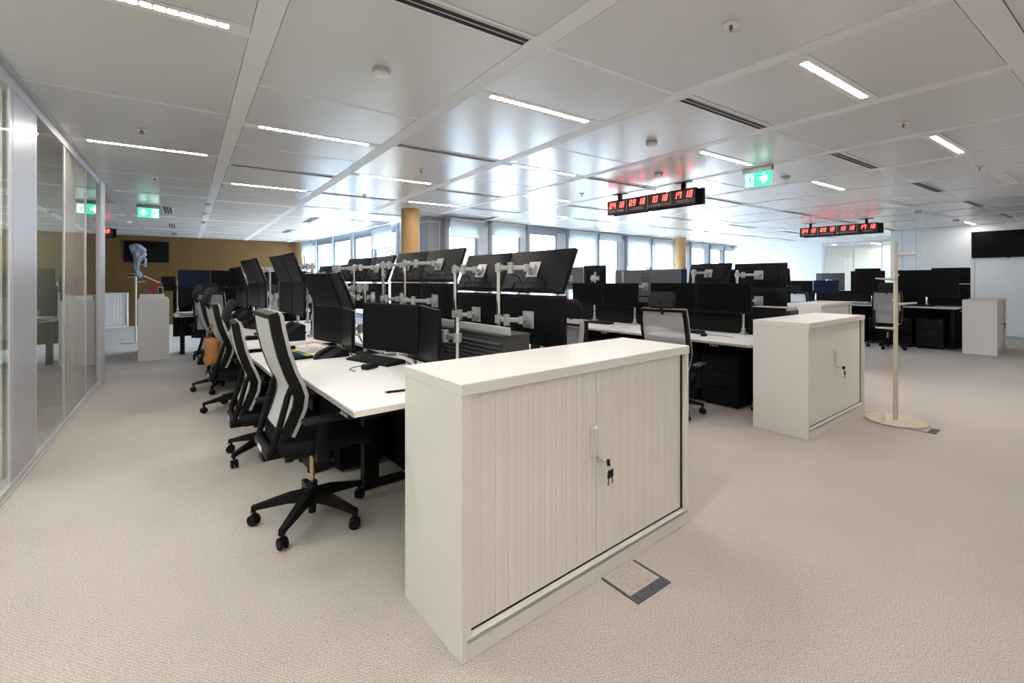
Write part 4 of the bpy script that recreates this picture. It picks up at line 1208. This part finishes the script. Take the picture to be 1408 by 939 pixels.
# ------------------------------------------------------------------ coat stands
def coat_stand(label, loc, pegs, h=1.737, r=.0155):
    o = thing('coat_stand', label, 'coat stand', (*loc, 0.0055))
    MB().cyl((0, 0, .012), (0, 0, h), r + .004, r, n=20).build('pole', M['wood'], o)
    MB().lathe([(0, 0), (.24, 0), (.242, .004), (.238, .011), (.03, .014), (0, .014)], 56).build('base_disc', M['wood'], o)
    ax = (0.777, -0.629)
    for z, s, L in pegs:
        e = Vector((ax[0] * s * L, ax[1] * s * L, z + .012))
        MB().cyl((0, 0, z), e, .013, .007, n=12).build('peg', M['wood'], o)
        MB().cyl((-ax[0] * s * .012, -ax[1] * s * .012, z + .04), (-ax[0] * s * .03, -ax[1] * s * .03, z + .045), .007, n=10).build('peg_end', M['white'], o)
    return o
coat_stand('slim beige coat stand with four pegs, standing alone on the carpet', (5.63, 1.10), [(1.603, 1, .19), (1.368, -1, .19), (1.130, 1, .20), (0.893, -1, .19)])
coat_stand('pale coat stand with a garment on it, before the ochre wall', (-0.29, 12.9), [(1.70, 1, .17), (1.50, -1, .2), (1.32, 1, .2), (1.42, -1, .18)], 1.95)
g = thing('hung_garment', 'grey blue garment bundled on the far coat stand', 'garment', (-0.25, 12.72, 1.30))
gm = MB()
rr = random.Random(3)
prof = [(0.02, .10), (.09, .16), (.07, .30), (.08, .45), (.14, .55), (.20, .64), (.22, .74), (.15, .82), (.03, .86)]
fine = []
for (r0, z0), (r1, z1) in zip(prof, prof[1:]):
    fine += [(r0 + (r1 - r0) * i / 4, z0 + (z1 - z0) * i / 4) for i in range(4)]
gm.lathe(fine + [prof[-1], (0, .865)], 32)
for v in gm.bm.verts:
    k = 1 + 0.16 * math.sin(v.co.z * 16 + math.atan2(v.co.y, v.co.x) * 4) + 0.10 * math.sin(v.co.z * 31 - math.atan2(v.co.y, v.co.x) * 7)
    v.co.x *= k * .62
    v.co.y *= k * .5
    v.co.x += .025 * math.sin(v.co.z * 13)
gm.build('garment_body', M['cloth'], g)
MB().tube([(.02, 0, .62), (.13, -.03, .52), (.12, -.04, .36)], .03, 8).build('sleeve', M['cloth'], g)
MB().tube([(.10, -.1, .16), (.42, -.06, -.02), (.40, -.05, -.12)], .012, 6).build('hanger', M['wood'], g)
# things on the cabinet end, far left
t = thing('white_carton', 'flat white carton on the cabinet end at the far left', 'box', (-0.17, 9.88, 1.041))
MB().box(0, .33, 0, .45, 0, .075, .004).build('carton_body', M['white'], t)
MB().box(-.004, .334, -.004, .454, .05, .078, .003).build('carton_lid', M['white'], t)
t = thing('red_binder', 'dark red binder standing on the flat white carton', 'binder', (-0.02, 10.20, 1.120))
MB().box(0, .16, 0, .05, 0, .20, .004).build('binder_cover', M['binder'], t)
MB().box(.01, .155, .008, .042, .004, .195).build('binder_pages', M['paper'], t, smooth=False)
t = thing('photo_frame', 'small framed picture beside the dark red binder', 'picture frame', (0.07, 9.98, 1.120), R(-12))
MB().box(0, .075, 0, .015, 0, .13, .003).build('frame_border', M['silver'], t)
MB().box(.010, .065, -.002, .001, .012, .118).build('frame_picture', M['dkgrey'], t, smooth=False)
t = thing('blue_bag', 'dark blue bag lying on the tambour cabinet by the ochre wall', 'bag', (*Rm(-2.35, 17.2), 1.0), ROOM)
MB().box(-.35, .35, -.13, .13, 0, .13, .05, 3).build('bag_body', M['screenblue'], t)
MB().tube([(-.12, -.1, .11), (-.1, -.12, .15), (.1, -.12, .15), (.12, -.1, .11)], .01).build('bag_handle', M['black'], t)

# ------------------------------------------------------------------ things on and under the desks
def keyboard(label, loc, rotz, w=.44, colored=False):
    o = thing('keyboard', label, 'keyboard', loc, rotz)
    MB().prism([(0.0, 0.0), (.15, 0.0), (.15, .024), (.0, .012)], 'x', -w / 2, w / 2).build('keyboard_base', M['black'], o, smooth=False)
    mb = MB()
    rows, n = 6, 15
    pw = (w - .02) / n
    for r in range(rows):
        for c in range(n):
            if colored and r >= 4:
                continue
            x, y = -w / 2 + .01 + c * pw, .010 + r * .0225
            z = .012 + y * .08
            mb.box(x + .0012, x + pw - .0012, y, y + .019, z, z + .007)
    k = mb.build('keys', M['dkgrey'], o, smooth=False)
    k['kind'] = 'stuff'
    if colored:
        for q, mm in enumerate(('keygreen', 'keyyellow', 'keyred', 'keyblue', 'keygreen', 'keyyellow')):
            mb = MB()
            for r in (4, 5):
                for c in range(int(q * 2.5), int(q * 2.5 + 2.5)):
                    x, y = -w / 2 + .01 + c * pw, .010 + r * .0225
                    z = .012 + y * .08
                    mb.box(x + .0012, x + pw - .0012, y, y + .019, z, z + .008)
            mb.build('coloured_keys', M[mm], o, smooth=False)
    return o
def mouse(label, loc, rotz, wire=None):
    o = thing('mouse', label, 'mouse', loc, rotz)
    mb = MB().box(-.031, .031, -.055, .055, 0, .034, .014, 3)
    for v in mb.bm.verts:
        v.co.z *= 1 - max(0, v.co.y) * 6
    mb.build('mouse_body', M['black'], o)
    MB().cyl((-.004, .03, .026), (.004, .03, .026), .008, n=12).build('scroll_wheel', M['dkgrey'], o)
    if wire:
        MB().tube(wire, .0022, 6).build('mouse_cord', M['black'], o)
ZD = [r[2] for r in LROW]
keyboard('black keyboard on the nearest desk', (1.10, 2.93, ZD[0]), R(-75), .44)
mouse('black mouse before the keyboard on the nearest desk', (1.055, 2.74, ZD[0]), R(-60), [(0, .05, .006), (-.03, .09, .003), (-.09, .08, .003), (-.12, -.02, .003), (-.08, -.09, .003), (-.02, -.11, .003)])
mouse('small black mouse under the full face monitor', (1.20, 3.235, ZD[0]), R(-100), [(0, .05, .006), (.0, .08, .003), (-.03, .14, .003)])
p = thing('ballpoint_pen', 'black pen lying at the end of the nearest desk', 'pen', (0.93, 2.083, ZD[0]), R(-9))
MB().cyl((-.045, 0, .006), (.05, 0, .006), .0055, n=12).build('pen_barrel', M['black'], p)
MB().cyl((.05, 0, .006), (.07, 0, .006), .005, .002, n=12).cyl((-.054, 0, .006), (-.045, 0, .006), .0045, n=12).build('pen_tip', M['chrome'], p)
keyboard('black keyboard with coloured keys on the second desk of the left row', (0.89, 4.25, ZD[1]), R(-84), .46, True)
keyboard('black keyboard with coloured keys on the third desk of the left row', (0.90, 5.50, ZD[2]), R(-84), .46, True)
keyboard('black keyboard with coloured keys on the fourth desk of the left row', (1.0, 7.4, ZD[3]), R(-86), .46, True)
keyboard('black keyboard on the middle row desk behind the net backed chair', (4.98, 2.98, .74), R(-88), .45)
keyboard('black keyboard on the second desk of the middle row', (5.0, 4.35, .74), R(-88), .45)
keyboard('black keyboard on the far right desk row', (12.08, 2.0, .84), R(-88), .45)
mouse('black mouse on the second desk of the left row, by its front edge', (0.73, 3.62, ZD[1]), R(-80), [(0, .05, .006), (-.04, .12, .003), (-.03, .2, .003), (.05, .3, .003)])
mouse('black mouse on the third desk of the left row, on its mat', (0.80, 5.30, ZD[2] + .003), R(-80))
mouse('black mouse on the fourth desk of the left row', (0.80, 6.9, ZD[3]), R(-80))
mouse('black mouse beside the middle row keyboard', (4.85, 2.62, .74), R(-70), [(0, .05, .006), (.1, .12, .003), (.22, .08, .003), (.3, .0, .003)])
tag(MB().box(.70, .88, 5.17, 5.50, ZD[2], ZD[2] + .003, .001).build('mouse_mat', M['blackm'], None), 'black mouse mat at the corner of the third desk in the left row', 'mouse mat')
def turret(label, loc, rotz, w=.34):
    """dealer phone console: sloped face, two handsets"""
    o = thing('phone_console', label, 'telephone', loc, rotz)
    MB().prism([(0, 0), (.20, 0), (.20, .15), (.17, .165), (.0, .03)], 'x', -w / 2, w / 2).build('console_body', M['black'], o)
    MB().prism([(.02, .047), (.16, .158), (.157, .162), (.017, .051)], 'x', -w * .2, w * .46).build('console_screen', M['screen'], o, smooth=False)
    for q in (-w * .42, -w * .30):
        MB().tube([(q, .01, .05), (q, .03, .085), (q, .12, .155), (q, .155, .160)], .016, 8).build('handset', M['dkgrey'], o)
    MB().tube([(-w * .42, .01, .05), (-w * .5, -.04, .02), (-w * .62, .0, .012), (-w * .6, .1, .012), (-w * .5, .14, .03)], .004, 6).build('handset_cord', M['black'], o)
    return o
turret('black sloped phone console on the second desk of the left row', (1.048, 3.83, ZD[1]), R(-90), .29).scale = (1, 1, .62)
turret('black sloped phone console on the third desk of the left row', (1.0, 5.0, ZD[2]), R(-90))
turret('black sloped phone console on the fourth desk of the left row', (0.98, 6.62, ZD[3]), R(-75), .38)
turret('black phone console on the fifth desk of the left row', (0.98, 8.1, ZD[4]), R(-80), .38)
s = thing('paper_stack', 'stack of white papers behind the second desk keyboard', 'paper', (1.185, 4.50, ZD[1]), R(2))
for i in range(4):
    MB().box(-.12 + i * .006, .12 + i * .004, -.17 + i * .005, .17, i * .009, i * .009 + .0085).build('sheets', M['paper'], s, rot=(0, 0, (i - 1.5) * .06), smooth=False)
tag(MB().tube([(1.11, 4.44, ZD[1] + .042), (1.13, 4.50, ZD[1] + .06), (1.19, 4.57, ZD[1] + .075), (1.26, 4.50, ZD[1] + .05), (1.28, 4.42, ZD[1] + .042)], .0035).build('orange_cable', M['orangecord'], None), 'orange cable looped over the stack of white papers', 'cable')
tag(MB().tube([(1.16, 5.22, ZD[2] + .01), (1.165, 5.28, ZD[2] + .035), (1.18, 5.40, ZD[2] + .04), (1.20, 5.55, ZD[2] + .01)], .004).build('orange_cable', M['orangecord'], None), 'orange cable lying under the third desk monitors', 'cable')
s = thing('paper_stack', 'flat white papers beside the third desk keyboard', 'paper', (1.06, 5.905, ZD[2]), R(3))
for i in range(3):
    MB().box(-.10, .10, -.145, .145, i * .008, i * .008 + .007).build('sheets', M['paper'], s, rot=(0, 0, i * .08), smooth=False)
c = thing('mug', 'small brown mug on the third desk of the left row', 'mug', (0.93, 5.22, ZD[2]))
MB().lathe([(0, 0), (.035, 0), (.038, .07), (.034, .07), (.032, .006), (0, .006)], 20).build('mug_body', mat('brown_glaze', (.09, .035, .02), .3, noise=.1), c)
MB().tube([(.036, 0, .055), (.058, 0, .048), (.056, 0, .022), (.035, 0, .015)], .005).build('mug_handle', M['binder'], c)
hs = thing('headset', 'black headset lying on the fourth desk of the left row', 'headset', (0.86, 7.15, ZD[3]))
MB().tube([(.085 * math.cos(a), .085 * math.sin(a), .012) for a in [i * math.pi / 10 for i in range(-1, 12)]], .007, 6).build('headband', M['black'], hs)
for s_ in (-1, 1):
    MB().cyl((s_ * .083, -.02, .002), (s_ * .083, -.02, .03), .032, n=16).build('ear_cushion', M['fabric'], hs)
hs = thing('headset', 'second black headset behind the first on the fourth desk', 'headset', (0.79, 6.58, ZD[3]), R(40))
MB().tube([(.085 * math.cos(a), .085 * math.sin(a), .012) for a in [i * math.pi / 10 for i in range(-1, 12)]], .007, 6).build('headband', M['black'], hs)
for s_ in (-1, 1):
    MB().cyl((s_ * .083, -.02, .002), (s_ * .083, -.02, .03), .032, n=16).build('ear_cushion', M['fabric'], hs)
r_ = thing('red_handset_light', 'small red lamp on a post behind the third desk', 'lamp', (1.18, 5.98, ZD[2]))
MB().cyl((0, 0, 0), (0, 0, .14), .006).build('lamp_post', M['black'], r_)
MB().cyl((0, 0, .14), (0, 0, .18), .016, .012, n=14).build('lamp_cap', M['redplastic'], r_)
def cable_heap(label, cx, cy, z, n, seed, rx=.12, ry=.3):
    rr = random.Random(seed)
    o = thing('cable_bundle', label, 'cables', (cx, cy, z))
    for i in range(n):
        pts = []
        a = rr.uniform(0, 6.28)
        x, y = rr.uniform(-rx, rx) * .5, rr.uniform(-ry, ry) * .5
        for j in range(7):
            a += rr.uniform(-1, 1)
            x = max(-rx, min(rx, x + .07 * math.cos(a)))
            y = max(-ry, min(ry, y + .09 * math.sin(a)))
            pts.append((x, y, .006 + rr.random() * .035))
        MB().tube(pts, .004, 5).build('cable', M['black'], o)
cable_heap('black cables heaped under the second desk monitors', 1.33, 4.02, ZD[1], 7, 1, .035, .14)
cable_heap('black cables heaped under the third desk monitors', 1.27, 5.40, ZD[2], 7, 2, .045, .14)
cable_heap('black cables heaped under the fourth desk monitors', 1.20, 6.90, ZD[3], 7, 3, .05, .14)
cable_heap('black cables hanging behind the nearest desk monitors', 1.30, 2.62, ZD[0], 5, 4, .05, .12)
cable_heap('black cables under the large monitor of the far right row', 12.35, 1.95, .84, 5, 5, .08)
for lab, x, y, z in (('white papers and folders on the far right desk, left of the chair', 12.15, 3.02, .84), ('white papers on the desk below the ochre wall', .52, 10.0, .74)):
    s = thing('paper_stack', lab, 'paper', (x, y, z), R(5))
    for i in range(4):
        MB().box(-.14, .14, -.19, .19, i * .013, i * .013 + .0125).build('sheets', M['paper'] if i % 2 else M['dkgrey'], s, rot=(0, 0, (i - 1) * .12), smooth=False)
def pedestal(label, loc, rotz, w=.42, d=.55, h=.56):
    o = thing('drawer_pedestal', label, 'drawer unit', (*loc, 0), rotz)
    MB().box(0, w, .012, d, .03, h, .004).build('pedestal_body', M['blackm'], o)
    for i in range(3):
        z = .045 + i * (h - .06) / 3
        f = MB().box(.004, w - .004, 0, .012, z, z + (h - .06) / 3 - .006, .002).build('drawer', M['black'], o)
        MB().box(w * .36, w * .64, -.008, 0, z + .115, z + .123).build('drawer_pull', M['dkgrey'], f, smooth=False)
    MB().cyl((w * .88, .001, h - .04), (w * .88, -.004, h - .04), .009, n=12).build('drawer_lock', M['chrome'], o)
    for x in (.05, w - .05):
        for y in (.06, d - .06):
            MB().cyl((x - .008, y, .02), (x + .008, y, .02), .02, n=12).box(x - .006, x + .006, y - .006, y + .006, .015, .034).build('pedestal_caster', M['black'], o)
pedestal('black drawer unit under the nearest desk', (1.02, 3.235), R(0), .33, .45, .51)
for i, (x, y) in enumerate(((4.80, 2.63), (4.80, 3.09), (4.80, 4.06), (4.80, 4.52))):
    pedestal(f'black drawer unit under the middle row, {ORD[i]} from the coat stand cabinet', (x, y), R(-90), .41, .42, .56)
for i, (x, y) in enumerate(((12.06, 2.05), (12.06, 2.52), (12.06, 3.46))):
    pedestal(f'black drawer unit under the far right row, {ORD[i]} from its end cabinet', (x, y), R(-90), .42, .52, .60)
def tower(label, loc, rotz, w=.11, d=.36, h=.36):
    o = thing('computer_tower', label, 'computer', (*loc, 0), rotz)
    MB().box(0, w, 0, d, .012, h, .006).build('tower_case', M['black'], o)
    MB().box(.006, w - .006, -.006, 0, .02, h - .008, .003).build('tower_front', M['dkgrey'], o)
    MB().box(-.005, w + .005, .04, .08, 0, .013).box(-.005, w + .005, d - .08, d - .04, 0, .013).build('tower_foot', M['black'], o, smooth=False)
tower('slim black computer tower beside the drawer unit under the nearest desk', (.87, 3.36), 0)
tower('black computer tower under the second desk of the left row', (1.12, 4.24), R(0), .18, .42, .42)
tower('black computer tower under the third desk of the left row', (1.10, 5.05), R(-4), .18, .42, .42)

# floor boxes in the carpet -------------------------------------------------------
fb = thing('floor_box', 'grey floor socket box in the carpet before the big white cabinet', 'floor box', (1.60, 1.155, 0), R(-2))
MB().box(0, .235, 0, .05, 0, .005, .001).box(0, .012, .05, .205, 0, .004).box(.223, .235, .05, .205, 0, .004).build('box_rim', M['floorbox'], fb, smooth=False)
for x in (.03, .125):
    MB().box(x, x + .08, .010, .040, .004, .007, .001).build('cable_flap', M['floorbox'], fb, smooth=False)
MB().box(.012, .223, .05, .205, 0, .002).build('carpet_inlay', M['carpet'], fb, smooth=False)
fb = thing('floor_box', 'grey floor socket box in the carpet before the coat stand', 'floor box', (5.43, .785, 0), R(-1))
MB().box(0, .19, 0, .06, 0, .005, .001).box(0, .010, .06, .30, 0, .004).box(.18, .19, .06, .30, 0, .004).build('box_rim', M['floorbox'], fb, smooth=False)
for x in (.02, .10):
    MB().box(x, x + .07, .012, .045, .004, .007, .001).build('cable_flap', M['floorbox'], fb, smooth=False)
MB().box(.010, .18, .06, .30, 0, .002).build('carpet_inlay', M['carpet'], fb, smooth=False)
